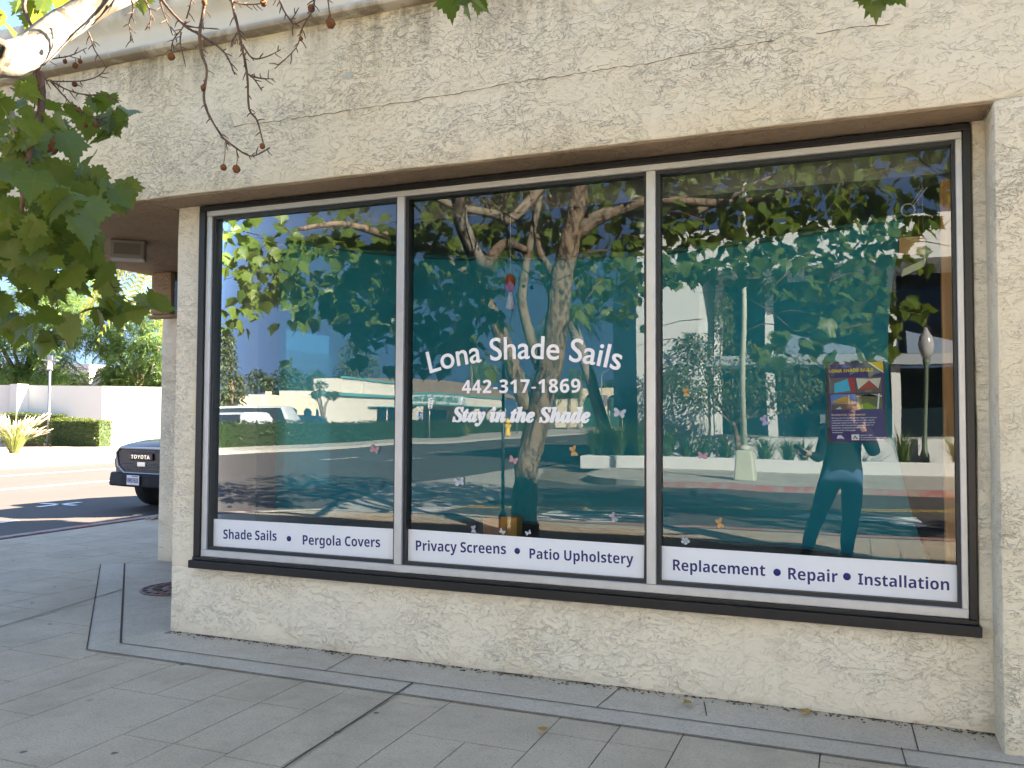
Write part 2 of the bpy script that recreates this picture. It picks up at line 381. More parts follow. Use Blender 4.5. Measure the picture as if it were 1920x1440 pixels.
# painted markings
PZ = ROADZ+.008
def mark(polys, mat, name='road_marking'): return sheet(name, polys, PZ, mat)
mark([[(-17.06, -4), (-16.9, -4), (-16.9, 90), (-17.06, 90)], [(-20.76, -2), (-20.6, -2), (-20.6, 90), (-20.76, 90)]], M['paint'])
mark([[(-13.75, 6.6), (-12.9, 6.6), (-12.9, 6.72), (-13.75, 6.72)], [(-13.35, 6.2), (-13.22, 6.2), (-13.22, 7.1), (-13.35, 7.1)], [(-11.9, 4.0), (-11.8, 4.0), (-11.8, 4.7), (-11.9, 4.7)]], M['paint'])
mark([[(X, y), (X+.13, y), (X+.13, y-2.6), (X, y-2.6)] for X, ys in ((-18.15, (-21.6, -30, -39, -48, -58)), (-15.6, (-22, -31, -40))) for y in ys]+[[(-20.0, -62), (-19.86, -62), (-19.86, -72), (-20.0, -72)]], M['paint'])
yl = lambda o: [[(-7.4, -9.0+o), (-1, -11.35+o), (3, -12.3+o), (40, -12.3+o), (40, -12.4+o), (3, -12.4+o), (-1, -11.46+o), (-7.4, -9.12+o)]]
mark(yl(0)+yl(.26), M['yellow'])
mark([[(-7.3, -7.9), (-6.7, -7.9), (-6.7, -8.6), (-7.3, -8.6)], [(-7.25, -8.75), (-6.65, -8.75), (-6.65, -9.5), (-7.25, -9.5)], [(-1.1, -9.9), (-.5, -10.9), (-.35, -10.35), (.9, -10.7), (1.0, -9.4), (.55, -9.35), (.4, -9.95), (-.4, -9.75)]], M['paint'])
def bold_sans(s): return ''.join(chr(0x1D5D4+ord(c)-65) if 'A' <= c <= 'Z' else chr(0x1D5EE+ord(c)-97) if 'a' <= c <= 'z' else chr(0x1D7EC+ord(c)-48) if '0' <= c <= '9' else c for c in s)
def text_mesh(s, size=1.0, font=None, bold=0, extrude=0, align='CENTER', shear=0, spacing=1.0, z=0.0004):
    if font and bold and ord(s[0]) < 256: s = bold_sans(s); bold = max(0, bold-.018)
    c = bpy.data.curves.new('t', 'FONT'); c.body = s; c.size = size; c.align_x = align; c.shear = shear; c.space_character = spacing; c.resolution_u = 5; c.extrude = extrude
    if font: c.font = font
    o = bpy.data.objects.new('t', c); COL.objects.link(o); dg = bpy.context.evaluated_depsgraph_get(); me = bpy.data.meshes.new_from_object(o.evaluated_get(dg))
    bpy.data.objects.remove(o); bpy.data.curves.remove(c)
    if bold:
        bm = bmesh.new()
        for i, (dx, dy) in enumerate([(0, 0), (1, 0), (-1, 0), (0, .7), (0, -.7), (.7, .5), (-.7, .5), (.7, -.5), (-.7, -.5)]):
            n0 = len(bm.verts); bm.from_mesh(me); bm.verts.ensure_lookup_table()
            for v in bm.verts[n0:]: v.co += Vector((dx*bold*size, dy*bold*size, i*z*.12))
        bm.to_mesh(me); bm.free()
    return me
try:
    fp = bpy.utils.system_resource('DATAFILES', path='fonts')
    INTER = MATHF = bpy.data.fonts.load(fp+'/NotoSansMath-Regular.woff2')
except Exception: INTER = MATHF = None
def place_text(name, me, mat, loc, rz=0.0, rx=90.0, fit=None, h=None, parent=None):
    xs = [v.co.x for v in me.vertices]; ys = [v.co.y for v in me.vertices]; cx = (min(xs)+max(xs))/2
    sx = fit/(max(xs)-min(xs)) if fit else 1; sy = h/(max(ys)-min(ys)) if h else sx
    for v in me.vertices: v.co = Vector(((v.co.x-cx)*sx, v.co.y*sy, v.co.z))
    o = link(name, me, mat, parent); o.location = loc; o.rotation_euler = (R(rx), 0, rz)
    return o
o = place_text('road_marking', text_mesh('ONLY', 1, INTER, .03), M['paint'], (-4.0, -8.8, PZ), R(-92), 0, fit=2.3, h=1.7)
tag(o, kind='structure'); o.location.x = -4.85

# ================================================================ the shop building
B = empty('shop_building', (-4.42, 0, 0), 0, 'cream stucco corner shop with a wide three-pane display window', 'building')
from mathutils import noise as mnoise
M['crack'] = simple('crack', (.10, .075, .045), .95, 0, 0); M['bare'] = simple('bare_plaster', (.42, .43, .38), .9)
def wall(name, boxes, mat, amp=.005, step=.14, bev=.014):
    mb = MB()
    for b in boxes:
        m2 = bmesh.new(); t = MB(); t.bm.free(); t.bm = m2; t.box(*b); t.bevel(bev, 2)
        for ax in range(3):
            lo, hi = b[2*ax], b[2*ax+1]; nn = int((hi-lo)/step)
            if hi-lo > 8: lo = max(lo, -7.2); hi = min(hi, 3.2); nn = int((hi-lo)/step)
            for i in range(1, nn):
                p = [0, 0, 0]; d = [0, 0, 0]; p[ax] = lo+(hi-lo)*i/nn; d[ax] = 1
                bmesh.ops.bisect_plane(m2, geom=m2.verts[:]+m2.edges[:]+m2.faces[:], plane_co=p, plane_no=d)
        for v in m2.verts:
            n = mnoise.noise_vector(v.co*7)*amp+mnoise.noise_vector(v.co*21)*amp*.5; v.co += n
        tm = bpy.data.meshes.new('t'); m2.to_mesh(tm); mb.bm.from_mesh(tm); m2.free(); bpy.data.meshes.remove(tm)
    o = mb.build(name, mat, B); inv(B, o); o.data.shade_smooth(); o.data.set_sharp_from_angle(angle=R(38)); return o
WX0, WX1, WZ0, WZ1 = -4.22, .538, .461, 2.950
FZ = 2.966
wall('wall', [(-4.42, .68, 0, .22, -.02, WZ0-.003), (-4.42, WX0-.003, .002, .22, WZ0-.01, FZ), (WX1+.003, .68, .002, .22, WZ0-.01, FZ)], M['stucco_w'])
wall('pier', [(.60, 6.0, -.256, .24, -.02, FZ+.01)], M['stucco'], .004, .14, .03)
wall('fascia', [(-6.86, 6.0, -.25, .2, FZ, 3.95)], M['stucco'])
wall('fascia', [(-6.85, -6.6, .205, 9.1, FZ+.002, 3.95)], M['stucco'])
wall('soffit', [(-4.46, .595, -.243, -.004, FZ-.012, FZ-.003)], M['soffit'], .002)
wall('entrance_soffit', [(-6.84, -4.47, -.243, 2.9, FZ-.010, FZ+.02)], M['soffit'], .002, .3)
wall('column', [(-6.70, -6.36, 2.22, 2.6, -.02, 2.52)], M['stucco_w'])
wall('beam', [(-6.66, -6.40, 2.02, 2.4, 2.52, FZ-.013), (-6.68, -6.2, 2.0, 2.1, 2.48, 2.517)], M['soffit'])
mb = MB(); mb.box(-6.38, -5.2, 2.05, 2.1, 2.5, FZ-.02); inv(B, mb.build('transom', M['darkglass'], B))
# cornice: two soft lips with a hollow between, grimy along the drip edge
kk = NT('cornice_plaster'); kk.set(.85, 0, .2); vv = kk.coord(); cc = kk.mix(kk.noise(vv, 1.5, 4), (.60, .545, .46), (.70, .65, .57))
sx = kk.n('SeparateXYZ'); kk.l(vv, sx.inputs[0]); st = kk.ramp(kk.noise(kk.coord((1, 1, .25)), 4.5, 5, .65, .4), [(.40, 0), (.54, 1)])
low = kk.n('MapRange'); low.inputs[1].default_value = 3.91; low.inputs[2].default_value = 4.03; low.inputs[3].default_value = 1; low.inputs[4].default_value = 0; kk.l(sx.outputs[2], low.inputs[0])
up = kk.n('MapRange'); up.inputs[1].default_value = 4.13; up.inputs[2].default_value = 4.30; kk.l(sx.outputs[2], up.inputs[0])
cc = kk.mix(kk.math('MULTIPLY', st, kk.math('ADD', low.outputs[0], kk.math('MULTIPLY', up.outputs[0], .7))), cc, (.055, .042, .025))
cc = kk.mix(kk.math('MULTIPLY', low.outputs[0], .45), cc, (.30, .22, .12)); kk.col(cc); kk.bump(kk.noise(vv, 40, 4), .25, .01); M['cornice'] = kk.m
prof = [(-.0, 3.945), (-.04, 3.945), (-.075, 3.955), (-.085, 3.975), (-.075, 3.995), (-.045, 4.01), (-.045, 4.10), (-.055, 4.14), (-.10, 4.18), (-.12, 4.22), (-.12, 4.29), (-.105, 4.31), (.4, 4.31), (.4, 3.945)]
mb = MB(); rings = []
for X, k in ((6.0, 0), (-6.86, 1)):
    rings.append([mb.bm.verts.new((X+(d if k else 0), -.25+d, z)) for d, z in prof])
rings.append([mb.bm.verts.new((-6.86+d, 9.1, z)) for d, z in prof])
for r0, r1 in zip(rings, rings[1:]):
    for i in range(len(prof)): 
        f = mb.bm.faces.new((r0[i], r0[(i+1) % len(prof)], r1[(i+1) % len(prof)], r1[i])); f.smooth = i < 11
o = mb.build('cornice', M['cornice'], B); inv(B, o); o.data.set_sharp_from_angle(angle=R(40))
mb = MB(); mb.slab([(-6.5, .21), (30, .21), (30, 18), (-6.7, 18), (-6.7, 12.0), (-4.3, 11.8), (-4.1, 9.3), (-6.5, 9.2)], 3.1, 4.25); inv(B, mb.build('roof', M['soffit'], B))
def on_fascia(u, v): return WY(u, v, -.2535)
for seg in ([(430, 238), (524, 226), (600, 215), (660, 206)], [(668, 205), (779, 188), (850, 176), (958, 155)], [(962, 154), (1030, 146), (1100, 135)], [(1110, 133), (1200, 121), (1300, 101), (1380, 86), (1450, 76)], [(1530, 63), (1600, 52), (1670, 45)]):
    P = []
    for a_, b_ in zip(seg, seg[1:]): P += [(a_[0]+(b_[0]-a_[0])*t/9+random.uniform(-1, 1), a_[1]+(b_[1]-a_[1])*t/9+random.uniform(-1.6, 1.6)) for t in range(9)]
    mb = MB(); mb.tube([on_fascia(*q) for q in P+[seg[-1]]], [random.uniform(.0006, .0022) for _ in range(len(P)+1)], 4); inv(B, mb.build('crack', M['crack'], B))
mb = MB(); mb.poly([on_fascia(u, v) for u, v in ((640, 146), (648, 138), (655, 134), (662, 138), (658, 144), (650, 147))]); inv(B, mb.build('bare_patch', M['bare'], B))
# interior shell
M['inwall'] = simple('interior_wall_paint', (.16, .15, .15), .8); M['inceil'] = simple('interior_ceiling', (.30, .29, .28), .9); M['infloor'] = simple('interior_floor', (.05, .045, .045), .35)
plan = [(4, .225), (4, 6.2), (-6.4, 6.2), (-6.4, 2.95), (-4.30, .225)]
mb = MB(); mb.slab(plan, 2.986, 3.02); inv(B, mb.build('ceiling', M['inceil'], B))
mb = MB(); mb.slab(plan, .02, .06); inv(B, mb.build('interior_floor', M['infloor'], B))
mb = MB(); mb.slab([(-4.36, .226), (-4.26, .3), (-6.3, 2.96), (-6.4, 2.9)], .01, 2.95); inv(B, mb.build('entrance_wall', M['inwall'], B))
mb = MB(); mb.box(-6.4, 4, 6.2, 6.3, 0, 3.0); mb.box(4, 4.1, .25, 6.3, 0, 3.0)
mb.box(-6.45, -6.35, 2.96, 3.05, .03, 2.98); mb.box(-6.45, -6.35, 4.9, 6.2, .03, 2.98); mb.box(-6.45, -6.35, 3.051, 4.9, .03, .5); mb.box(-6.45, -6.35, 3.051, 4.9, 2.55, 2.98); mb.box(-6.45, -6.35, 3.75, 3.85, .5, 2.55)
inv(B, mb.build('interior_wall', M['inwall'], B)); mb = MB(); mb.box(-4.3, -3.98, .34, .62, .06, 2.98)
inv(B, mb.build('interior_wall', M['inwall'], B))
k = NT('sunlit_speckle'); tr = k.n('BsdfTranslucent'); tr.inputs[0].default_value = (.85, .85, .78, 1); tp = k.n('BsdfTransparent'); ms = k.n('MixShader')  # added film: its pale speckle stands in for sunlit stucco outside
k.l(k.ramp(k.noise(k.coord(), 60, 2), [(.46, 0), (.52, 1)]), ms.inputs[0]); k.l(tp.outputs[0], ms.inputs[1]); k.l(tr.outputs[0], ms.inputs[2]); k.l(ms.outputs[0], k.out.inputs[0]); M['film'] = k.m
mb = MB(); mb.box(-6.41, -6.40, 3.87, 4.88, .6, 2.3); inv(B, mb.build('sunlit_speckle_panel', M['film'], B))
mb = MB(); mb.box(-3.97, 3.99, .24, .50, 2.775, 2.984); inv(B, mb.build('soffit_reflection_box', M['inwall'], B))  # added box imitating the soffit's dark reflection along the pane tops
# ---- the display window: black trim > aluminium frame, gaskets, mullions, panes
mb = MB(); x0, x1, z0, z1 = WX0, WX1, WZ0, WZ1
mb.box(x0, x0+.052, -.012, .10, z0+.075, z1-.034); mb.box(x1-.036, x1, -.012, .10, z0+.075, z1-.034); mb.box(x0, x1, -.010, .10, z1-.034, z1)
mb.box(x0-.012, x1+.012, -.045, .10, z0, z0+.052); mb.box(x0+.001, x1-.001, -.02, .10, z0+.0525, z0+.075)
mb.bevel(.004, 2); win = mb.build('display_window', M['trim'], B); inv(B, win)
def sub(mb, name, mat, parent=None):
    o = mb.build(name, mat, parent or win); return o
ax0, ax1, az0, az1 = x0+.053, x1-.037, z0+.076, z1-.035; pw = (x1-x0)/3
mx = [x0+pw, x0+2*pw]
mb = MB(); mb.box(ax0, ax0+.045, .004, .10, az0+.046, az1-.036); mb.box(ax1-.03, ax1, .004, .10, az0+.046, az1-.036); mb.box(ax0, ax1, .002, .10, az1-.036, az1); mb.box(ax0, ax1, .002, .10, az0, az0+.046); mb.bevel(.003, 1)
sub(mb, 'frame', M['alu'])
gx = []
for k in range(3):
    a = ax0+.045 if k == 0 else mx[k-1]+.026; b = ax1-.03 if k == 2 else mx[k]-.026; gx.append((a, b))
for m_ in mx:
    mb = MB(); mb.box(m_-.026, m_+.026, .0, .10, az0+.047, az1-.037); mb.bevel(.003, 1); sub(mb, 'mullion', M['alu'])
for a, b in gx:
    zb, zt = az0+.046, az1-.036; mb = MB()
    mb.box(a, a+.022, .02, .09, zb+.022, zt-.02); mb.box(b-.016, b, .02, .09, zb+.022, zt-.02); mb.box(a, b, .02, .09, zt-.02, zt); mb.box(a, b, .02, .09, zb, zb+.022); sub(mb, 'gasket', M['rubber'])
    mb = MB(); mb.poly([(a+.01, YG, zb+.01), (b-.01, YG, zb+.01), (b-.01, YG, zt-.01), (a+.01, YG, zt-.01)]); sub(mb, 'pane', M['glass'])
# ceiling light under the entrance soffit: a small box whose lens faces the street
lc = G(240, 450, FZ-.010); L = empty('soffit_light', (lc.x, lc.y, FZ-.012), R(40), 'square grey-framed box light under the shop entrance soffit', 'light fixture')
mb = MB(); mb.prism([(-.135, -.02, 0), (.135, -.02, 0), (.135, .16, 0), (-.135, .16, 0)], [(-.135, -.075, -.165), (.135, -.075, -.165), (.135, .10, -.165), (-.135, .10, -.165)]); mb.bevel(.008, 1)
fr_ = mb.build('housing', simple('light_housing', (.20, .19, .18), .5), L)
mb = MB(); mb.prism([(-.10, -.034, -.03), (.10, -.034, -.03), (.10, -.067, -.13), (-.10, -.067, -.13)], [(-.10, -.040, -.031), (.10, -.040, -.031), (.10, -.073, -.131), (-.10, -.073, -.131)]); mb.build('lens', simple('unlit_diffuser', (.13, .12, .115), .25), L)

# ================================================================ vinyl on the glass
GY = YG-.003
def gp(u, v, y=GY): return WY(u, v, y)
def banner(cs, items, label, text_h):
    pts = [gp(*c) for c in cs]; ctr = sum(pts, Vector())/4
    e = empty('vinyl_banner', ctr, 0, label, 'banner', 'white service banners along the window bottom')
    mb = MB(); mb.prism([(p.x, GY-.0006, p.z) for p in pts], [(p.x, GY, p.z) for p in pts]); inv(e, mb.build('strip', M['vinyl'], e))
    for it in items:
        if it[0] == 'dot':
            c = gp(it[1], it[2]); mb = MB(); mb.lathe([(.0, -.0022), (it[3], -.0022), (it[3], -.001), (0, -.001)], (c.x, GY, c.z), 24, 'y'); inv(e, mb.build('bullet', M['navy'], e))
        else:
            s, u0, u1, vb, vt = it; a = gp(u0, vb[0]); b = gp(u1, vb[1]); top = gp((u0+u1)/2, vt)
            me = text_mesh(s, 1, INTER, .017); o = place_text('lettering', me, M['navy'], (0, 0, 0), 0, 90, fit=(b-a).length)
            o.location = ((a.x+b.x)/2, GY-.0012, (a.z+b.z)/2); o.rotation_euler = (R(90), -math.atan2(b.z-a.z, b.x-a.x), 0); o.scale = (1, 1.09, 1); o.parent = e; inv(e, o)
banner([(388, 972), (745, 992), (743, 1051), (386, 1025)], [('Shade Sails', 419, 519, (1010, 1014), 995), ('dot', 542, 1010, .018), ('Pergola Covers', 568, 713, (1021, 1026), 1006)], 'white banner lettered Shade Sails and Pergola Covers', .06)
banner([(766, 992), (1208, 1022), (1207, 1090), (765, 1053)], [('Privacy Screens', 780, 949, (1032, 1039), 1012), ('dot', 970, 1033, .018), ('Patio Upholstery', 993, 1188, (1047, 1058), 1030)], 'white banner lettered Privacy Screens and Patio Upholstery', .06)
banner([(1233, 1023), (1802, 1060), (1802, 1137), (1234, 1093)], [('Replacement', 1262, 1435, (1069, 1080), 1050), ('dot', 1457, 1073, .019), ('Repair', 1478, 1571, (1086, 1092), 1066), ('dot', 1588, 1081, .019), ('Installation', 1609, 1780, (1096, 1107), 1074)], 'white banner lettered Replacement, Repair and Installation', .06)
def on_glass(name, me, fit, x, z, label, cat='lettering', roll=0):
    o = place_text(name, me, M['letter'], (x, GY-.001, z), 0, 90, fit=fit); return tag(o, label, cat, 'white lettering on the middle pane')
# arched shop name: each letter turned along the arc, one mesh
name = 'Lona Shade Sails'; full = text_mesh(name, 1, None, .013); xs = [v.co.x for v in full.vertices]; Wn = max(xs)-min(xs); arcw = 1.235; sc = arcw/Wn
bm = bmesh.new(); Rr = 2.35; pos = 0
c0 = bpy.data.curves.new('t', 'FONT')
def advance(s): me = text_mesh(s+'|', 1, None, 0, align='LEFT'); v = max(q.co.x for q in me.vertices); bpy.data.meshes.remove(me); return v
base_adv = advance('')
for i, ch in enumerate(name):
    if ch == ' ': continue
    a0 = advance(name[:i])-base_adv; me = text_mesh(ch, 1, None, .013, align='LEFT'); wch = advance(name[:i+1])-base_adv-a0; n0 = len(bm.verts); bm.from_mesh(me); bm.verts.ensure_lookup_table()
    s_ = ((a0+wch/2)/(advance(name)-base_adv)-.5)*arcw; th = s_/Rr
    for v in bm.verts[n0:]:
        px, py = (v.co.x-wch/2)*sc, v.co.y*sc*1.02
        v.co = Vector((Rr*math.sin(th)+px*math.cos(th)+py*math.sin(th), Rr*(math.cos(th)-1)-px*math.sin(th)+py*math.cos(th), v.co.z))
me = bpy.data.meshes.new('shop_name'); bm.to_mesh(me); bm.free(); o = link('shop_name', me, M['letter']); o.location = (-1.845, GY-.001, 1.845); o.rotation_euler = (R(90), 0, 0)
tag(o, 'arched white shop name Lona Shade Sails on middle pane', 'lettering', 'white lettering on the middle pane')
on_glass('phone_number', text_mesh('442-317-1869', 1, INTER, .022, spacing=1.06), .755, -1.848, 1.642, 'white phone number 442-317-1869 under the arched shop name')
def mbi(s):
    out = ''
    for c in s: out += chr(0x1D468+ord(c)-65) if c.isupper() else chr(0x1D482+ord(c)-97) if c.islower() else c
    return out
on_glass('slogan', text_mesh(mbi('Stay in the Shade') if MATHF else 'Stay in the Shade', 1, MATHF, .030), .88, -1.85, 1.470, 'white italic slogan Stay in the Shade beneath the phone number')
# ---- butterfly and flower stickers
stick = {k: simple('sticker_'+k, c, .5, 0, .3, .25, 40) for k, c in dict(pink=(.40, .24, .27), white=(.40, .44, .50), orange=(.42, .27, .11), purple=(.28, .26, .42), grey=(.33, .32, .37)).items()}
WING = [(.0, .004), (.012, .022), (.030, .036), (.044, .034), (.046, .018), (.034, .004), (.040, -.008), (.038, -.022), (.024, -.030), (.010, -.020), (.0, -.006)]
def sticker(u, v, colr, rot, sc, label, flower=False):
    p = gp(u, v, YG-.004); mb = MB(); sc *= .74
    if flower:
        for k in range(5):
            a = k*2*math.pi/5; mb.poly([(0, 0, 0)]+[(sc*(.034*math.cos(a+t)*(1+.25*math.cos(3*t))), -.002, sc*.034*math.sin(a+t)) for t in (-.5, -.25, 0, .25, .5)])
    else:
        for sg in (1, -1):
            mb.poly([(sg*x*sc, -.0015-abs(x)*.12, z*sc) for x, z in (WING if sg > 0 else WING[::-1])])
        mb.tube([(0, -.002, -.022*sc), (0, -.003, 0), (0, -.002, .026*sc)], [.0012, .0026*sc, .0014], 5)
    o = mb.build('flower_sticker' if flower else 'butterfly_sticker', stick[colr]); o.location = p; o.rotation_euler = (0, R(rot), 0)
    tag(o, label, 'sticker', 'butterfly and flower stickers on the panes')
for a in [(703, 843, 'pink', 15, 1.0, 'pink butterfly sticker, only one on the left pane'), (862, 904, 'white', -12, 1.0, 'pale blue butterfly sticker left of the reflected trunk'),
          (963, 863, 'pink', 20, .85, 'pink butterfly sticker beside the reflected tree trunk'), (1075, 846, 'orange', 75, .9, 'orange butterfly sticker under the slogan on the middle pane'),
          (1150, 970, 'grey', 60, .8, 'greyish butterfly sticker above the words Patio Upholstery'), (888, 992, 'grey', 85, .7, 'small grey butterfly sticker above the words Privacy Screens'),
          (942, 997, 'white', 30, .6, 'tiny white butterfly sticker touching the top of the middle banner'), (991, 999, 'white', -20, .55, 'tiny white butterfly sticker right of the wooden stand'),
          (1162, 775, 'white', 10, 1.05, 'pale butterfly sticker right of the slogan'), (1286, 736, 'orange', 80, .75, 'orange butterfly sticker high on the right pane'),
          (1433, 789, 'purple', 65, .8, 'purple butterfly sticker left of the poster'), (1349, 981, 'orange', 70, .8, 'tan butterfly sticker above the word Replacement'), (1318, 855, 'pink', 5, .8, 'faint pink butterfly sticker low on the right pane')]:
    sticker(*a)
sticker(1285, 1014, 'white', 10, .8, 'white flower sticker near the lower left of the right pane', True)

# ---- poster taped inside the right pane
PY = YG+.022; pc = [gp(u, v, PY) for u, v in ((1546, 677), (1659, 675), (1660, 830), (1553, 832))]; pcen = sum(pc, Vector())/4
PO = empty('poster', pcen, 0, 'purple shade sail poster taped inside the right pane', 'poster'); PO.rotation_euler = (0, R(-1.2), 0)
pz = lambda u, v, d=0: ((u-672)*.000386, -d, (745-v)*.000412)
def pquad(name, mat, pts, d, parent=None):
    mb = MB(); mb.prism([pz(u, v, d) for u, v in pts], [pz(u, v, d-.0006) for u, v in pts]); return mb.build(name, mat, parent or PO)
rect = lambda a, b, c, d: [(a, b), (c, b), (c, d), (a, d)]
flat = lambda n, c: simple(n, c, .5, 0, .3, .12, 30)
pquad('backing', M['black'], rect(304, 235, 1045, 1255), .001)
prt = pquad('print', flat('poster_purple', (.050, .035, .15)), rect(345, 258, 1028, 1240), .002)
pquad('corner_flash', flat('poster_white', (.75, .73, .7)), [(842, 258), (1028, 258), (1028, 395)], .0026); pquad('corner_flash', flat('poster_yellow', (.62, .40, .03)), [(862, 258), (1028, 258), (1028, 380)], .0032)
def ptext(s, u, v, wpx, mat, bold=.02, d=.003, name='lettering'):
    o = place_text(name, text_mesh(s, 1, INTER, bold), mat, (0, 0, 0), 0, 90, fit=wpx*.000386); o.location = pz(u+wpx/2, v, d); o.rotation_euler = (R(90), 0, 0); o.parent = PO
gold = flat('poster_gold', (.62, .42, .05)); wht = flat('poster_text', (.66, .66, .74)); cream = flat('poster_cream', (.62, .50, .36))
ptext('LONA SHADE SAILS', 352, 370, 552, gold, .035)
ptext('Residential, Commercial', 368, 917, 420, cream, .02)
for i, (s, wd) in enumerate([('We use only the highest quality materials and have', 560), ('capabilities to customize designs in your specific', 535), ('landscape needs. Every design is fabricated from', 540), ('premium cloth that provides minimum 90% UV', 520), ('protection, creating the perfect shade.', 420), ('Contact us for a free quote.', 300)]): ptext(s, 368, 952+i*31, wd, wht, .008)
pquad('rule', wht, rect(370, 1126, 502, 1132), .003)
ptext('442-317-1869', 722, 1172, 145, wht, .01); ptext('lonashadesails@gmail.com', 722, 1200, 305, wht, .01); ptext('www.lonashadesails.com', 722, 1226, 285, wht, .01)
def photo(base, shapes):
    ph = pquad('photograph', flat('photo_base', base[0]), base[1], .003); 
    for i, (c, pts) in enumerate(shapes): pquad('picture', flat('photo_patch', c), pts, .0034+.0002*i, PO)
photo(((.14, .13, .12), rect(352, 440, 680, 634)), [((.04, .42, .62), [(415, 512), (585, 455), (612, 605), (412, 628)]), ((.35, .05, .05), [(580, 440), (676, 440), (676, 634), (630, 634)])])
photo(((.12, .10, .08), rect(690, 440, 1000, 634)), [((.60, .56, .46), [(690, 450), (840, 462), (995, 455), (960, 585), (850, 480), (712, 590)]), ((.38, .06, .05), [(850, 484), (945, 590), (850, 578), (722, 600)]), ((.2, .17, .09), [(790, 600), (890, 600), (880, 634), (800, 634)])])
photo(((.10, .20, .48), rect(366, 648, 676, 842)), [((.45, .26, .05), [(368, 740), (560, 665), (670, 770), (600, 768), (450, 760)]), ((.14, .09, .06), rect(368, 770, 676, 842)), ((.6, .6, .6), rect(588, 660, 598, 780)), ((.45, .5, .55), [(420, 835), (480, 800), (500, 835)])])
photo(((.12, .13, .06), rect(690, 648, 1000, 838)), [((.62, .52, .42), [(690, 670), (850, 648), (1000, 690), (1000, 670), (860, 648), (690, 690)]), ((.20, .33, .03), [(692, 780), (830, 760), (960, 838), (692, 838)]), ((.7, .7, .68), [(955, 650), (975, 650), (955, 838), (935, 838)])])
pquad('badge', flat('badge_white', (.72, .72, .72)), rect(610, 1152, 706, 1224), .003); pquad('badge_mark', flat('badge_dark', (.06, .05, .06)), [(628, 1208), (655, 1165), (672, 1190), (690, 1208), (668, 1208), (655, 1186), (640, 1208)], .0036)
pquad('cap_mark', flat('cap_white', (.6, .62, .7)), [(425, 1192), (440, 1162), (480, 1160), (510, 1190), (520, 1212), (490, 1200), (430, 1204)], .003)

# ---- shade sail hung behind the panes
k = NT('teal_sail_cloth'); k.set(.8, 0, .2); fz = k.noise(k.coord((1, 1, 4)), 2.0, 3); cc = k.mix(fz, (.004, .25, .325), (.007, .31, .39)); k.col(cc)
tr = k.n('BsdfTranslucent'); tr.inputs[0].default_value = (.01, .40, .5, 1); tp = k.n('BsdfTransparent'); tp.inputs[0].default_value = (.25, .85, .85, 1)
ms = k.n('MixShader'); ms.inputs[0].default_value = .22; k.l(k.p.outputs[0], ms.inputs[1]); k.l(tr.outputs[0], ms.inputs[2]); m2 = k.n('MixShader'); m2.inputs[0].default_value = .14; k.l(ms.outputs[0], m2.inputs[1]); k.l(tp.outputs[0], m2.inputs[2]); k.l(m2.outputs[0], k.out.inputs[0]); M['sail'] = k.m
SY = .55; TL, TR_, BR, BL = Vector((-4.30, 2.90)), Vector((.27, 2.64)), Vector((.37, .70)), Vector((-4.24, .76))
def sailp(s, t):
    top = TL.lerp(TR_, s)+Vector((0, -.23*4*s*(1-s)))
    bot = BL.lerp(BR, s)+Vector((0, .075*4*s*(1-s)+.012*math.sin(s*31)))
    l = Vector((.13*4*t*(1-t), 0)); r_ = Vector((-.14*4*t*(1-t), 0))
    p = top.lerp(bot, t)+l*(1-s)+r_*s
    return Vector((p.x, SY+.05*math.sin(s*3.1)*math.sin(t*3.1)+.012*math.sin(s*9+t*3)+.03*(t-.5)**2+(.02*math.sin(s*26)*max(0, t-.9)*10), p.y))
SAIL = empty('shade_sail', (-2.0, SY, .7), 0, 'large teal shade sail stretched behind the window panes', 'shade sail')
mb = MB(); ns, ntt = 70, 30; g = [[mb.bm.verts.new(sailp(i/ns, j/ntt)) for j in range(ntt+1)] for i in range(ns+1)]
for i in range(ns):
    for j in range(ntt): mb.bm.faces.new((g[i][j], g[i+1][j], g[i+1][j+1], g[i][j+1])).smooth = True
inv(SAIL, mb.build('cloth', M['sail'], SAIL))
mb = MB(); mb.tube([sailp(i/60, 0)+Vector((0, -.012, 0)) for i in range(61)], .017, 6); mb.tube([sailp(i/60, 1)+Vector((0, -.01, 0)) for i in range(61)], .010, 6)
inv(SAIL, mb.build('hem', simple('sail_hem', (.008, .085, .10), .8), SAIL))
ring_i = None; M['rope'] = simple('white_rope', (.66, .66, .64), .8); 
def ring(mb, c, r, t): mb.tube([(c[0]+r*math.cos(a*.3142*2), c[1], c[2]+r*math.sin(a*.3142*2)) for a in range(11)], t, 6, False)
for a_ in (((.285, .52, 2.66), .035), ((-4.25, .5, .80), .028)): mb = MB(); ring(mb, a_[0], a_[1], .005); inv(SAIL, mb.build('ring', M['alu'], SAIL))
for P_, r_ in (([(.31, .52, 2.68), (.40, .50, 2.80), (.52, .48, 2.96)], .004), ([(.30, .53, 2.69), (.42, .52, 2.86), (.55, .5, 2.98)], .003), ([(-4.26, .5, .83), (-4.22, .48, .90), (-4.19, .47, .97)], .004), ([(-4.27, .5, .78), (-4.34, .47, .70), (-4.38, .46, .60)], .004), ([(-4.23, .5, .79), (-4.15, .46, .74), (-4.02, .43, .79)], .003)):
    mb = MB(); mb.tube(smooth_path(P_), r_, 5); inv(SAIL, mb.build('rope', M['rope'], SAIL))
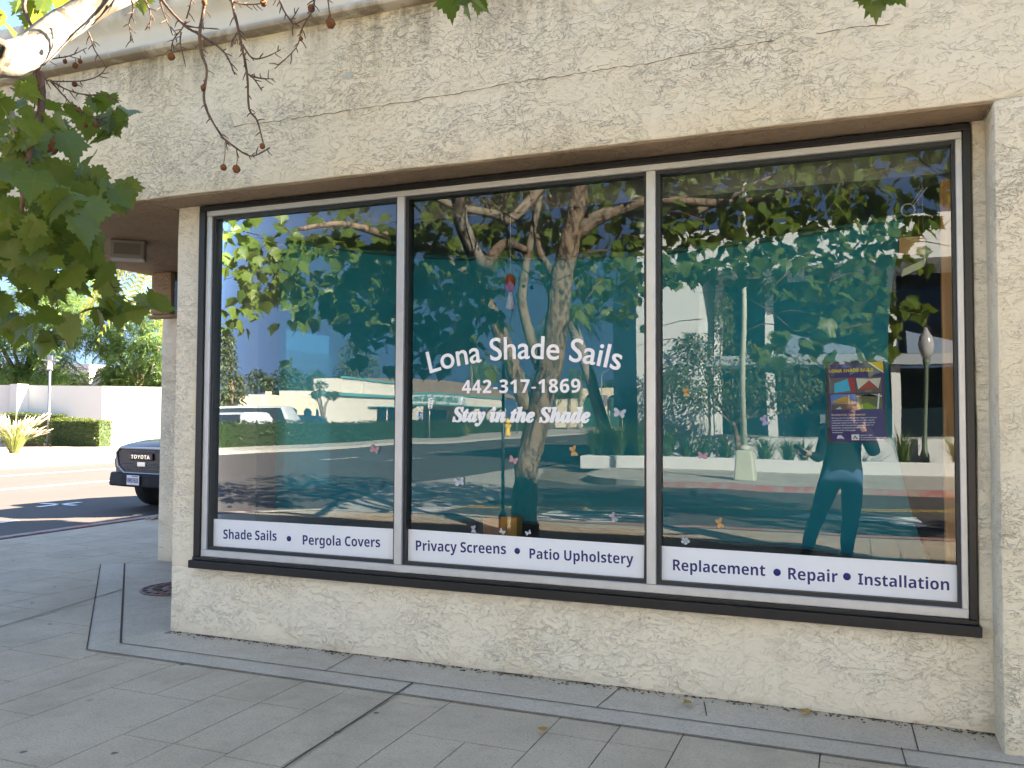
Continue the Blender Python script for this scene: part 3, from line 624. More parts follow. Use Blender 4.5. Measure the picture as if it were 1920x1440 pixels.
# ---- things inside the shop
mb = MB(); mb.box(.435, .53, .36, .44, .06, 2.985); mb.bevel(.004, 1); tag(mb.build('wooden_post', woodmat('cedar', (.85, .40, .14))), 'upright reddish wooden post inside the right pane', 'post')
mb = MB(); mb.box(-2.11, -2.0, .40, .5, .06, .86); mb.mi = 1; mb.box(-2.24, -2.115, .42, .52, .06, .845); tag(mb.build('wooden_stand', [woodmat('amber_wood', (.75, .36, .08)), woodmat('red_wood', (.55, .22, .10))]), 'small amber wooden stand showing under the sail behind the middle pane', 'stand')
t_ = WY(1710, 461, .33); mb = MB(); mb.box(t_.x-.062, t_.x+.062, .329, .332, t_.z-.048, t_.z+.048); mb.tube([(t_.x+.03, .33, t_.z+.048), (t_.x+.05, .35, 2.985)], .0015, 4); tag(mb.build('hanging_tag', simple('orange_tag', (.40, .19, .07), .4)), 'orange plastic tag hanging inside the right pane beside the sail corner', 'tag')
t_ = WY(1714, 507, .33); mb = MB(); mb.prism([(-.062, 0, -.03), (.05, 0, .02), (.06, 0, .062), (-.052, 0, .012)], [(-.062, .003, -.03), (.05, .003, .02), (.06, .003, .062), (-.052, .003, .012)]); mb.tube([(.05, .001, .05), (.04, .01, 2.98-t_.z)], .0015, 4); o = tag(mb.build('hanging_tag', simple('green_tag', (.40, .42, .22), .5)), 'slanted green paper tag hanging beside the sail', 'tag'); o.location = (t_.x, .34, t_.z)
def bird():
    t_ = WY(957, 533, .3); e = empty('hanging_ornament', t_, 0, 'red and white cloth ornament hanging behind the middle pane', 'ornament')
    mb = MB(); mb.lathe([(.004, .07), (.022, .055), (.034, .02), (.030, -.03), (.022, -.045), (.0, -.046)], n=10); mb.build('red_cloth', simple('red_cloth', (.45, .02, .04), .8), e)
    mb = MB(); mb.lathe([(.010, -.05), (.020, -.09), (.030, -.15), (.006, -.16)], n=8); mb.build('white_skirt', simple('white_cloth', (.6, .58, .6), .8), e)
    mb = MB(); mb.tube([(0, 0, .07), (0, 0, 2.98-t_.z)], .0015, 4); mb.build('string', M['rope'], e)
bird()
cpos = WY(1153, 338, .30); e = empty('ceiling_camera', (cpos.x, .30, 2.985), 0, 'small black camera under the shop ceiling behind the middle pane', 'camera')
mb = MB(); mb.box(-.05, .05, -.04, .04, -.02, 0); mb.build('bracket', M['alu'], e); mb = MB(); mb.lathe([(.014, -.02), (.016, -.05), (.016, -.10), (.008, -.115), (0, -.116)], n=12); mb.build('body', M['black'], e)
mb = MB(); mb.tube(smooth_path([(0, 0, -.11), (.10, -.02, -.08), (.25, -.04, -.01)]), .003, 5); mb.build('cable', M['black'], e)
mb = MB(); mb.tube([(.20, .2, 2.985), (.34, .22, 2.84), (.45, .25, 2.74)], .003, 5); tag(mb.build('cable', M['black']), 'thin black cable drooping from the ceiling at the upper right', 'cable')
# ---- ground clutter by the wall
e = empty('drain_cover', (-5.43, 1.16, .0045), 0, 'round reddish cast iron drain cover in the entrance slab', 'drain cover')
mb = MB(); mb.lathe([(.31, 0), (.31, .008), (.285, .011), (.28, .006), (.235, .006), (.23, .012), (.20, .012), (.195, .006), (.13, .006), (.125, .012), (.06, .012), (.055, .006), (0, .006)], n=40); mb.build('plate', simple('rusty_iron', (.16, .07, .06), .55, .5, .5, .4, 10), e)
mb = MB()
for k_ in range(16):
    a = k_*math.pi/8; mb.prism([(math.cos(a+d)*r, math.sin(a+d)*r, .006) for r, d in ((.135, -.06), (.135, .06), (.192, .05), (.192, -.05))], [(math.cos(a+d)*r, math.sin(a+d)*r, .012) for r, d in ((.135, -.06), (.135, .06), (.192, .05), (.192, -.05))])
    mb.prism([(math.cos(a+d)*r, math.sin(a+d)*r, .006) for r, d in ((.24, -.05), (.24, .05), (.276, .045), (.276, -.045))], [(math.cos(a+d)*r, math.sin(a+d)*r, .012) for r, d in ((.24, -.05), (.24, .05), (.276, .045), (.276, -.045))])
mb.build('rib', M['black'], e)

# ================================================================ leaves and trees
HALF = [(0, -.02), (.13, -.10), (.24, -.07), (.36, -.10), (.34, .04), (.50, .05), (.43, .15), (.58, .26), (.46, .29), (.66, .50), (.50, .49), (.47, .60), (.33, .55), (.30, .70), (.19, .72), (.15, .88), (.08, .87)]
OUT = HALF+[(0, 1.08)]+[(-x, y) for x, y in HALF[:0:-1]]
def leaf_geo(kind):
    if kind == 'maple': return [(0, .25, 0)]+[(x, y, .30*abs(x)*(1-.4*y)-.16*y*y-.06*x*x) for x, y in OUT], [(0, i, i % len(OUT)+1) for i in range(1, len(OUT)+1)]
    if kind == 'leaf': return [(0, 0, 0), (.22, .35, .06), (0, 1, -.1), (-.22, .35, .06)], [(0, 1, 2), (0, 2, 3)]
    V, Fc = [], []                                     # feather: leaflets either side of a drooping rib
    for i in range(9):
        t = (i+1)/9; y, z = t, -.45*t*t
        for sg in (1, -1):
            n = len(V); l = .42*math.sin(math.pi*(.15+.8*t)); V += [(0, y-.03, z), (sg*l*.6, y+.10, z+.02), (sg*l, y+.12, z-.10), (sg*l*.55, y+.03, z)]; Fc.append((n, n+1, n+2, n+3))
    return V, Fc
def leaves(name, items, kind, mat, parent=None):
    """items: (pos, size, yaw/pitch/roll euler) - one mesh, one tint per leaf"""
    LV, LF = leaf_geo(kind); V, Fc, T = [], [], []
    for pos, size, m3, tint in items:
        n = len(V)
        for v in LV: V.append(tuple(m3 @ (Vector(v)*size)+pos))
        for f in LF: Fc.append(tuple(n+i for i in f)); T.append(tint)
    me = bpy.data.meshes.new(name); me.from_pydata(V, [], Fc); at = me.attributes.new('tint', 'FLOAT', 'FACE'); at.data.foreach_set('value', T)
    if kind == 'maple':
        me.shade_smooth(); tips = [1.0]+[1.0 if i in (0, 3, 9, len(HALF), len(OUT)-9, len(OUT)-3) else 0.0 for i in range(len(OUT))]
        at = me.attributes.new('vein', 'FLOAT', 'POINT'); at.data.foreach_set('value', tips*len(items))
    return link(name, me, mat, parent)
def rot_hang(droop=.6):
    """a leaf that hangs outward: y axis (tip) out and down, face towards the light"""
    a = random.uniform(0, 2*math.pi); d = random.gauss(droop, .45)
    y = Vector((math.cos(a)*math.cos(d), math.sin(a)*math.cos(d), -math.sin(d))); up = Vector((random.gauss(0, .5), random.gauss(0, .5), 1)); x = y.cross(up).normalized(); z = x.cross(y)
    return Matrix((x, y, z)).transposed()
def seed_ball(parent, p, r=.014, stalk=None):
    mb = MB(); mb.ball((0, 0, 0), r, 10, 1, 1, 1.05, .10)
    if stalk: mb.tube([(0, 0, r*.8), tuple((Vector(stalk)-Vector(p))*.5+Vector((.004, 0, 0))), tuple(Vector(stalk)-Vector(p))], .0016, 4)
    o = mb.build('seed_ball', M['seed'], parent); o.location = Vector(p)-parent.location; return o
M['seed'] = simple('seed_brown', (.20, .085, .04), .9, 0, .1, .4, 90, .5)
M['leaf'] = leafmat('sycamore_leaf', (.042, .090, .016), (.130, .175, .030), .38, .40, 1.5, (.40, .46, .045), True)
M['bark'] = barkmat('rough_bark', (.035, .024, .017), (.27, .19, .125)); M['pale'] = barkmat('mottled_bark', (.10, .075, .05), (.26, .20, .145), ((.20, .165, .12), (.12, .09, .06)), .5); M['limb'] = barkmat('pale_bark', (.15, .12, .09), (.25, .22, .18), ((.29, .265, .22), (.10, .078, .055)), .5); M['twig'] = barkmat('twig_bark', (.10, .06, .045), (.20, .13, .10))
TREE = empty('sycamore_tree', RY(985, 1000, 5.23)*1, 0, 'sycamore tree by the kerb with pale limbs and hanging seed balls', 'tree'); TREE.location.z = 0
def T(u, v, yv=5.23): return RY(u, v, yv)
def tpart(mb, name, mat): return inv(TREE, mb.build(name, mat, TREE))
def limb(pts, radii, name='limb', mat='bark', n=10, jit=.07, k=5):
    P = smooth_path(pts, k); mb = MB(); mb.tube(P, lerp_list(radii, len(P)), n, True, jit); return tpart(mb, name, M[mat])
base = Vector((TREE.location.x, TREE.location.y, -.05))
limb([base, T(986, 960), T(990, 880), T(1008, 800), T(1018, 740), T(1030, 690), T(1040, 620), T(1047, 560), T(1055, 510), T(1072, 440), T(1085, 370), T(1100, 250, 5.0), T(1110, 120, 4.8)], [.20, .16, .145, .14, .14, .15, .145, .14, .135, .12, .10, .08, .05], 'trunk', 'bark', 14, .09, 6)
limb([T(992, 770), T(975, 715), T(958, 670), T(930, 600), T(902, 545), T(855, 503), T(795, 462), T(720, 440, 5.0), T(640, 420, 4.6), T(560, 430, 4.2)], [.09, .10, .10, .095, .09, .085, .07, .055, .04, .025])
limb([T(1012, 690), T(995, 630), T(984, 590), T(979, 555), T(985, 500), T(995, 440), T(1010, 370), T(1025, 240, 5.1)], [.06, .06, .055, .055, .05, .045, .04, .03], 'limb', 'pale')
limb([T(1047, 550), T(1030, 505), T(1012, 475), T(1005, 440)], [.05, .045, .04, .03])
limb([T(1068, 455), T(1110, 420), T(1160, 395, 5.3), T(1230, 375, 5.4), T(1330, 380, 5.6), T(1420, 375, 5.8), T(1490, 360, 6.0)], [.07, .065, .06, .055, .05, .04, .02])
limb([T(1075, 440), T(1130, 400), T(1215, 402, 5.6), T(1290, 400, 5.9), T(1400, 352, 6.0), T(1500, 310, 6.0)], [.06, .055, .05, .045, .035, .02], 'limb', 'pale')
limb([T(1085, 370), T(1040, 330), T(960, 410, 4.8), T(925, 402, 4.3), T(850, 386, 3.9), T(780, 350, 3.5)], [.06, .06, .055, .05, .045, .03], 'limb', 'pale')
P1 = CAM+ray(0, 112)*3.45; P2 = CAM+ray(120, 45)*3.75; P3 = CAM+ray(215, -8)*3.95
PA = Vector((-3.5, -3.2, 3.05))
limb([T(985, 470), Vector((-3.75, -4.3, 3.5)), PA, P1], [.05, .055, .065, .078], 'limb', 'bark', 12, .05, 8)
limb([PA.lerp(P1, .55), P1, P2, P3, Vector((-3.2, -1.3, 3.75)), Vector((-3.1, -.9, 4.2))], [.066, .072, .066, .060, .045, .03], 'limb', 'limb', 16, .03, 8)
limb([P1.lerp(P2, .3)+Vector((0, 0, -.08)), CAM+ray(70, 130)*3.6, CAM+ray(78, 200)*3.6, CAM+ray(55, 280)*3.5, CAM+ray(40, 400)*3.5], [.02, .018, .016, .014, .008], 'limb', 'twig', 6, .1)
limb([CAM+ray(-30, 190)*3.6, CAM+ray(10, 200)*3.6, CAM+ray(28, 240)*3.6, CAM+ray(60, 330)*3.7], [.022, .02, .016, .01], 'limb', 'limb', 7, .1)
limb([CAM+ray(60, -40)*4.1, CAM+ray(45, 10)*4.1, CAM+ray(62, 55)*4.0], [.012, .01, .008], 'limb', 'twig', 6, .1)
# bare hanging twigs in front of the fascia
TWY = -1.75
def tw(pts, r0=.007, r1=.003, y=TWY):
    P = [WY(u, v, y+.03*math.sin(u*.07)) for u, v in pts]; Q = smooth_path(P, 4); mb = MB(); mb.tube(Q, [r0+(r1-r0)*i/(len(Q)-1) for i in range(len(Q))], 5, True, .2)
    for i in range(2, len(Q)-1):                        # short spurs
        if random.random() < .75:
            d = (Q[i]-Q[i-1]).normalized(); s = d.cross(Vector((random.gauss(0, 1), random.gauss(0, 1), random.gauss(0, 1)))).normalized(); l = random.uniform(.012, .035); mb.tube([Q[i], Q[i]+(d*.7+s)*l*.6, Q[i]+(d+s*1.1)*l], [.0028, .0024, .0014], 4)
    return tpart(mb, 'twig', M['twig'])
for p in [[(425, -60), (434, 0), (447, 55), (456, 98), (464, 146), (467, 204), (482, 226), (493, 266)], [(455, 84), (473, 109), (500, 106), (526, 93)], [(466, 139), (478, 150), (491, 170)], [(469, 142), (490, 147), (513, 148)], [(445, 62), (436, 75), (433, 88)],
          [(392, -60), (385, 0), (375, 62), (378, 100), (388, 132), (382, 180), (390, 212), (412, 250), (425, 265), (462, 290), (480, 291), (505, 277)], [(290, -40), (304, 0), (345, 47), (375, 65), (412, 90), (428, 110), (440, 140)], [(370, -30), (360, 0), (345, 47), (325, 75), (321, 97)],
          [(612, -40), (615, 0), (619, 33)], [(598, -40), (590, 0), (586, 18), (566, 55), (555, 90), (515, 129)], [(520, -20), (528, 11), (545, 36), (560, 14)], [(545, 36), (553, 45), (575, 34)], [(300, 0), (309, 30), (322, 58)], [(268, -10), (282, 25), (280, 55)], [(340, 60), (338, 80), (345, 110)],
          [(238, -20), (250, 15), (242, 45), (250, 80)], [(430, 0), (455, 8), (480, 8), (500, 4)], [(348, 48), (372, 52), (408, 54)],
          [(40, 128), (90, 112), (130, 105), (162, 90)], [(50, 120), (80, 145), (95, 152), (150, 152), (185, 142), (200, 124)], [(95, 152), (130, 170), (165, 178), (198, 178), (222, 191)], [(95, 152), (120, 180), (145, 205), (180, 222), (205, 232)], [(165, 60), (172, 75), (178, 95), (200, 125)], [(80, 140), (60, 165), (65, 200), (50, 240), (70, 280)], [(20, 165), (50, 180), (75, 205), (70, 240)], [(0, 255), (30, 262), (55, 300)]]:
    tw(p, *((.008, .003) if len(p) > 6 else (.0045, .002)))
for u, v, r, su, sv in [(492, 274, .012, 493, 262), (419, 314, .014, 422, 266), (443, 317, .017, 444, 283), (381, 165, .012, 382, 150), (321, 106, .017, 321, 92), (620, 44, .020, 618, 20), (584, 16, .016, 590, -5), (564, 73, .009, 566, 60), (494, 5, .015, 496, -10), (383, 5, .012, 384, -8),
                        (81, 118, .012, 84, 108), (122, 115, .011, 122, 104), (141, 123, .014, 141, 110), (150, 115, .011, 150, 104), (140, 158, .013, 140, 150), (123, 198, .011, 123, 180), (148, 206, .012, 148, 200), (160, 235, .011, 163, 215), (179, 234, .013, 180, 220), (95, 272, .042, 90, 245), (97, 470, .02, 97, 455)]:
    seed_ball(TREE, WY(u, v, TWY), r, WY(su, sv, TWY))
# leaves seen directly (upper left, and the tips hanging at the top edge)
items = []; sp = lambda: random.uniform(.9, 1.15)
def direct(u0, v0, u1, v1, n, ya, yb, size=.165, tmax=1.0):
    size *= .84
    for _ in range(int(n*1.5)):
        y = random.uniform(ya, yb); items.append((WY(random.uniform(u0, u1), random.uniform(v0, v1), y), size*random.uniform(.7, 1.15), rot_hang(.75), random.random()*tmax))
for a in [(-40, 345, 170, 500, 60, -2.2, -1.3), (-40, 420, 110, 560, 26, -2.2, -1.4), (110, 290, 190, 400, 13, -1.9, -1.3), (-30, 190, 140, 330, 26, -2.3, -1.5, .15), (150, 172, 215, 225, 7, -1.7, -1.5, .13), (40, 205, 140, 260, 8, -1.8, -1.4, .14),
          (80, 440, 205, 540, 12, -1.9, -1.4, .16), (15, 575, 150, 640, 9, -1.9, -1.5, .165), (180, 555, 290, 585, 8, -1.7, -1.4, .15), (150, 480, 210, 560, 4, -1.7, -1.5, .14), (-20, 130, 60, 330, 14, -2.4, -1.8, .13), (30, -20, 105, 30, 9, -1.6, -.9, .16), (-15, 15, 10, 50, 3, -1.6, -1.0, .15), (175, 290, 235, 380, 7, -1.7, -1.4, .14), (200, 200, 240, 258, 5, -1.7, -1.5, .13), (845, -40, 905, -8, 7, -1.6, -1.3, .16), (1625, -45, 1672, -25, 5, -1.7, -1.4, .15), (250, -18, 262, -8, 1, -1.7, -1.6, .12)]:
    direct(*a)
# stalks that carry the lower sprigs
for p in [[(60, 330), (110, 440), (105, 520), (108, 580)], [(95, 420), (150, 470), (200, 520), (225, 555), (290, 580)], [(100, 340), (150, 380), (185, 375)], [(845, -60), (870, -20), (905, -5)]]: tw(p, .005, .002, -1.6)
# the rest of the crown, seen in the panes and as shade on the street
def mirror(u0, v0, u1, v1, ya, yb, n, size=.17):
    for _ in range(n):
        p = RY(random.uniform(u0, u1), random.uniform(v0, v1), random.uniform(ya, yb)); q = proj(p)
        if q and 0 < q[1] < 1440 and -200 < q[0] < 1950: continue
        items.append((p, size*random.uniform(.7, 1.15), rot_hang(.7), random.random()))
for a in [(405, 380, 480, 520, 4.5, 5.6, 40), (450, 440, 770, 570, 4.4, 6.2, 330, .18), (560, 540, 760, 610, 4.3, 5, 80, .2), (520, 380, 770, 470, 4.6, 6, 60), (640, 560, 740, 600, 4.2, 4.6, 20, .2), (410, 500, 480, 620, 4.4, 5, 26), (500, 600, 560, 680, 4.3, 4.8, 5, .16),
          (775, 340, 960, 480, 4.9, 7, 190), (780, 480, 960, 560, 4.9, 6, 75), (845, 560, 900, 630, 4.6, 5, 12, .2), (930, 330, 1100, 540, 5.4, 7.5, 150), (1080, 330, 1215, 590, 5.2, 7, 210), (1110, 560, 1215, 610, 5.2, 6, 18), (920, 600, 960, 700, 4.6, 5, 7),
          (1235, 300, 1440, 530, 5.2, 7.5, 330), (1440, 290, 1660, 560, 5.2, 7.5, 370), (1500, 540, 1680, 690, 5.2, 6, 100), (1640, 400, 1745, 500, 5.0, 5.6, 34), (1650, 560, 1735, 610, 5.0, 5.5, 16), (1410, 625, 1480, 690, 5.0, 5.6, 16), (1235, 480, 1300, 540, 5.2, 6, 20)]:
    mirror(*a)
for c, r_, n in [((-3.4, -5.6, 5.6), (2.2, 1.6, 1.3), 420), ((-1.2, -6.2, 4.9), (2.0, 1.4, .9), 330), ((1.2, -6.4, 4.6), (1.6, 1.2, .8), 260)]:
    for _ in range(n):
        while True:
            d = Vector((random.uniform(-1, 1), random.uniform(-1, 1), random.uniform(-1, 1)))
            if d.length < 1: break
        items.append((Vector(c)+Vector((d.x*r_[0], d.y*r_[1], d.z*r_[2])), .17*random.uniform(.7, 1.2), rot_hang(.6), random.random()))
inv(TREE, leaves('crown', items, 'maple', M['leaf'], TREE))
# the next street tree along the kerb: it shades the street and the first tree's crown
T2 = empty('sycamore_tree', (5.4, -5.5, 0), 0, 'second sycamore along the kerb, its bare twig in the top right corner of the panes', 'tree'); b2 = Vector((5.4, -5.5, -.05))
for P_, r_ in (([b2, (5.35, -5.5, 1.2), (5.2, -5.45, 2.4), (4.9, -5.5, 3.4), (4.6, -5.5, 4.6), (4.4, -5.4, 5.8)], [.2, .15, .14, .13, .1, .05]), ([(5.2, -5.45, 2.4), (4.2, -5.3, 3.1), (3.2, -5.1, 3.6), (2.3, -5.0, 3.85), (1.55, -4.95, 3.95)], [.08, .07, .055, .04, .02]), ([(1.9, -5.0, 3.9), (1.45, -5.0, 3.75), (1.2, -5.0, 3.5), (1.0, -5.02, 3.2), (.95, -5.0, 2.95)], [.02, .018, .014, .010, .004]), ([(1.2, -5.0, 3.5), (.95, -5, 3.55), (.8, -5, 3.42)], [.008, .006, .003]), ([(1.05, -5.0, 3.3), (1.25, -5, 3.1), (1.3, -5, 2.95)], [.008, .006, .003])):
    Q = smooth_path(P_, 5); mb = MB(); mb.tube(Q, lerp_list(r_, len(Q)), 10, True, .08); inv(T2, mb.build('trunk' if r_[0] > .1 else 'limb', M['bark'], T2))
its2 = []
for c, r_, n in [((4.4, -5.4, 4.9), (1.9, 1.6, 1.6), 800), ((2.7, -5.2, 4.4), (1.1, 1.3, 1.1), 420), ((5.6, -4.6, 3.9), (1.8, 1.4, 1.2), 420)]:
    for _ in range(n):
        while True:
            d = Vector((random.uniform(-1, 1), random.uniform(-1, 1), random.uniform(-1, 1)))
            if d.length < 1: break
        its2.append((Vector(c)+Vector((d.x*r_[0], d.y*r_[1], d.z*r_[2])), .2*random.uniform(.7, 1.2), rot_hang(.6), random.random()))
inv(T2, leaves('crown', its2, 'maple', M['leaf'], T2))
mb = MB()                                             # fine twigs among the mirrored leaves
for _ in range(150):
    u, v = random.choice([(random.uniform(480, 760), random.uniform(420, 560)), (random.uniform(780, 1215), random.uniform(380, 560)), (random.uniform(1240, 1690), random.uniform(330, 640))]); a = RY(u, v, random.uniform(5, 6.5)); d = Vector((random.gauss(0, 1), random.gauss(0, .6), random.gauss(-.3, .7))).normalized(); b = a+d*.25+Vector((0, 0, .03)); c = a+d*.55
    mb.tube([a, b, c], [.008, .006, .003], 5)
tpart(mb, 'twig', M['twig'])
# a fallen leaf or two at the foot of the wall
M['dryleaf'] = leafmat('dry_leaf', (.30, .18, .03), (.36, .21, .05), .1)
for u, v, s_, rz, lb in [(1515, 1337, .055, 1.0, 'yellow fallen leaf against the foot of the wall'), (1297, 1318, .06, 2.4, 'curled brown fallen leaf on the paving joint near the wall'), (1018, 1370, .045, .4, 'small brown fallen leaf lying on a paving slab')]:
    p = G(u, v, .022); m3 = Matrix.Rotation(rz, 3, 'Z') @ Matrix.Rotation(.25, 3, 'X')
    o = leaves('fallen_leaf', [(Vector((0, 0, 0)), s_, m3, .6)], 'maple', M['dryleaf']); o.location = p; tag(o, lb, 'leaf', 'fallen leaves on the pavement')
# ================================================================ across the side street (seen past the corner)
def blob_leaves(n, centres, kind, size, droop=.5):
    out = []
    for _ in range(n):
        c, r_ = random.choice(centres)
        while True:
            d = Vector((random.uniform(-1, 1), random.uniform(-1, 1), random.uniform(-1, 1)))
            if .25 < d.length < 1: break
        out.append((Vector(c)+Vector((d.x*r_[0], d.y*r_[1], d.z*r_[2])), size*random.uniform(.65, 1.25), rot_hang(droop), random.random()))
    return out
def tree(name, base, label, centres, n, kind, size, lm, trunk_r=.15, mat='bark', group=None, droop=.5, cat='tree'):
    """base and crown lobes in world coordinates"""
    base = Vector(base); e = empty(name, base, 0, label, cat, group); mb = MB()
    cc = sum((Vector(c) for c, r_ in centres), Vector())/len(centres); fork = base.lerp(Vector((cc.x, cc.y, cc.z)), .45)
    mb.tube(smooth_path([base, base.lerp(fork, .5)+Vector((.05, .05, 0)), fork]), lerp_list([trunk_r*1.25, trunk_r, trunk_r*.9], 9), 9, True, .08)
    for c, r_ in centres:
        c = Vector(c); mb.tube(smooth_path([fork-Vector((0, 0, .1)), fork.lerp(c, .5)+Vector((random.uniform(-.2, .2), random.uniform(-.2, .2), 0)), c]), lerp_list([trunk_r*.6, trunk_r*.35, trunk_r*.12], 9), 6)
    inv(e, mb.build('trunk', M[mat], e)); inv(e, leaves('crown', blob_leaves(n, centres, kind, size, droop), kind, lm, e)); return e
M['jac'] = leafmat('feathery_leaf', (.055, .125, .035), (.16, .245, .07), .38, .5, .8, (.34, .48, .13)); M['olive'] = leafmat('olive_leaf', (.04, .065, .03), (.10, .12, .055), .25, .5); M['palmleaf'] = leafmat('palm_leaf', (.10, .15, .02), (.30, .30, .05), .4, .45, .5, (.6, .55, .08))
M['hedge'] = leafmat('hedge_leaf', (.045, .075, .012), (.13, .16, .03), .25, .4); M['dkleaf'] = leafmat('dark_leaf', (.02, .045, .015), (.06, .09, .03), .25, .45)
def hedge(name, pts, h, wdt, label, n, size=.07, lm='hedge', group=None, zb=0):
    """a clipped hedge along a ground line"""
    a, b = Vector((*pts[0], zb)), Vector((*pts[1], zb)); t = (b-a).normalized(); nrm = Vector((-t.y, t.x, 0)); L_ = (b-a).length
    e = empty(name, a, 0, label, 'hedge', group); mb = MB(); i_ = .06
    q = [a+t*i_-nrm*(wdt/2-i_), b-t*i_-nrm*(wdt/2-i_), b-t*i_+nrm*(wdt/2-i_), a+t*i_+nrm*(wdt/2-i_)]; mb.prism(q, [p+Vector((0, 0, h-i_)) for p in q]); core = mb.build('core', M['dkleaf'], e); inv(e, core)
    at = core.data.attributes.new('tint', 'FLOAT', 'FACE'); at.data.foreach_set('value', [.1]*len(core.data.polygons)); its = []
    for _ in range(n):
        s, x, z = random.random()*L_, random.uniform(-wdt/2, wdt/2), random.random()*h; f = random.random()
        if f < .3: z = h
        elif f < .85: x = math.copysign(wdt/2, x)
        else: s = random.choice((0, L_))
        its.append((a+t*s+nrm*x+Vector((random.gauss(0, .03), random.gauss(0, .03), z+random.gauss(0, .03)+.05*math.sin(s*2.1))), size*random.uniform(.7, 1.4), rot_hang(0), random.random()))
    inv(e, leaves('leaves', its, 'leaf', M[lm], e)); return e
def blades(e, n, h, spread, mat, name='blades', width=.02, plume=None):
    mb = MB(); mp = MB()
    for _ in range(n):
        a = random.uniform(0, 2*math.pi); d = Vector((math.cos(a), math.sin(a), 0)); s = Vector((-d.y, d.x, 0)); l = h*random.uniform(.55, 1.1); sp_ = spread*random.uniform(.15, 1); p0 = d*random.uniform(0, .12*spread+.02)
        P = [p0, p0+d*sp_*.35+Vector((0, 0, l*.6)), p0+d*sp_+Vector((0, 0, l*random.uniform(.75, 1)))]; ws = [width, width*.8, .002]
        V = [(mb.bm.verts.new(p-s*w_), mb.bm.verts.new(p+s*w_)) for p, w_ in zip(P, ws)]
        for q0, q1 in zip(V, V[1:]): mb.bm.faces.new((q0[0], q0[1], q1[1], q1[0]))
        if plume and random.random() < plume: 
            dd = (P[2]-P[1]).normalized(); mp.tube([P[2]-dd*.12, P[2]+dd*.08, P[2]+dd*.28], [.012, .022, .004], 5)
    o = mb.build(name, mat, e, False); at = o.data.attributes.new('tint', 'FLOAT', 'FACE'); at.data.foreach_set('value', [random.random() for _ in o.data.polygons])
    if plume: mp.build('plumes', M['plume'], e)
M['plume'] = simple('cream_plume', (.55, .44, .32), .9, 0, .1, .2, 30); M['blade'] = leafmat('grass_blade', (.10, .15, .03), (.26, .27, .09), .3, .5); M['flax'] = leafmat('flax_blade', (.04, .09, .025), (.13, .19, .06), .25, .4)

C0 = DP(190, 800, 46.0); CL = DP(-70, 800, 45.0); CR = DP(345, 800, 48.0)
e = empty('garden_wall', (C0.x, C0.y, 0), 0, 'white rendered garden wall with a corner across the side street', 'wall')
mb = MB(); H_ = 3.05
for a, b in ((CL, C0), (C0, CR)):
    t = (b-a); t.z = 0; t.normalize(); n_ = Vector((-t.y, t.x, 0))*.2
    if n_.dot(Vector((a.x, a.y, 0))-Vector((0, CAMY, 0))) < 0: n_ = -n_
    q = [Vector((p.x, p.y, -.2)) for p in (a, b)]; mb.prism([q[0], q[1], q[1]+n_, q[0]+n_], [p+Vector((0, 0, H_+.2)) for p in (q[0], q[1], q[1]+n_, q[0]+n_)])
pp = DP(33, 800, 45.3); mb.box(pp.x-.2, pp.x+.35, pp.y-.35, pp.y+.3, -.2, H_+.05)
inv(e, mb.build('render', M['white'], e))
k0, k1 = G(92, 837), G(186, 838); t = (k1-k0).normalized(); off = Vector((-t.y, t.x, 0))*.5
hedge('boxwood_hedge', [(k0.x+off.x, k0.y+off.y), (k1.x+off.x, k1.y+off.y)], 1.25, 1.0, 'clipped box hedge block at the corner of the white garden wall', 3800, .10, group='hedges by the garden wall')
k0, k1 = G(-10, 833), G(100, 832); hedge('boxwood_hedge', [(k0.x-1, k0.y+1.2), (k1.x-.6, k1.y+1.2)], 1.5, 1.0, 'longer shaded box hedge behind the lamp post', 3000, .10, group='hedges by the garden wall')
pg = G(26, 850); e = empty('fountain_grass', pg, 0, 'tall feathery fountain grass with cream plumes beside the side street', 'plant'); blades(e, 420, 1.35, 1.15, M['blade'], width=.012, plume=.4)
pl = G(99, 838); pl = Vector((pl.x-.8, pl.y+.4, 0)); e = empty('path_lamp', pl, R(40), 'slim dark path lamp with a flat square cap behind the hedge', 'lamp post')
mb = MB(); mb.tube([(0, 0, 0), (0, 0, 3.6)], .055, 10); mb.build('pole', M['steel'], e)
mb = MB(); mb.box(-.12, .12, -.12, .12, 3.6, 3.64); mb.box(-.1, -.085, -.1, -.085, 3.64, 4.05); mb.box(.085, .1, .085, .1, 3.64, 4.05); mb.box(-.34, .34, -.34, .34, 4.05, 4.09); mb.box(-.1, .1, -.1, .1, 4.09, 4.3); mb.build('lantern', M['steel'], e)
mb = MB(); mb.box(-.08, .08, -.08, .08, 3.645, 4.045); mb.build('lens', simple('lamp_lens', (.62, .62, .62), .2), e)
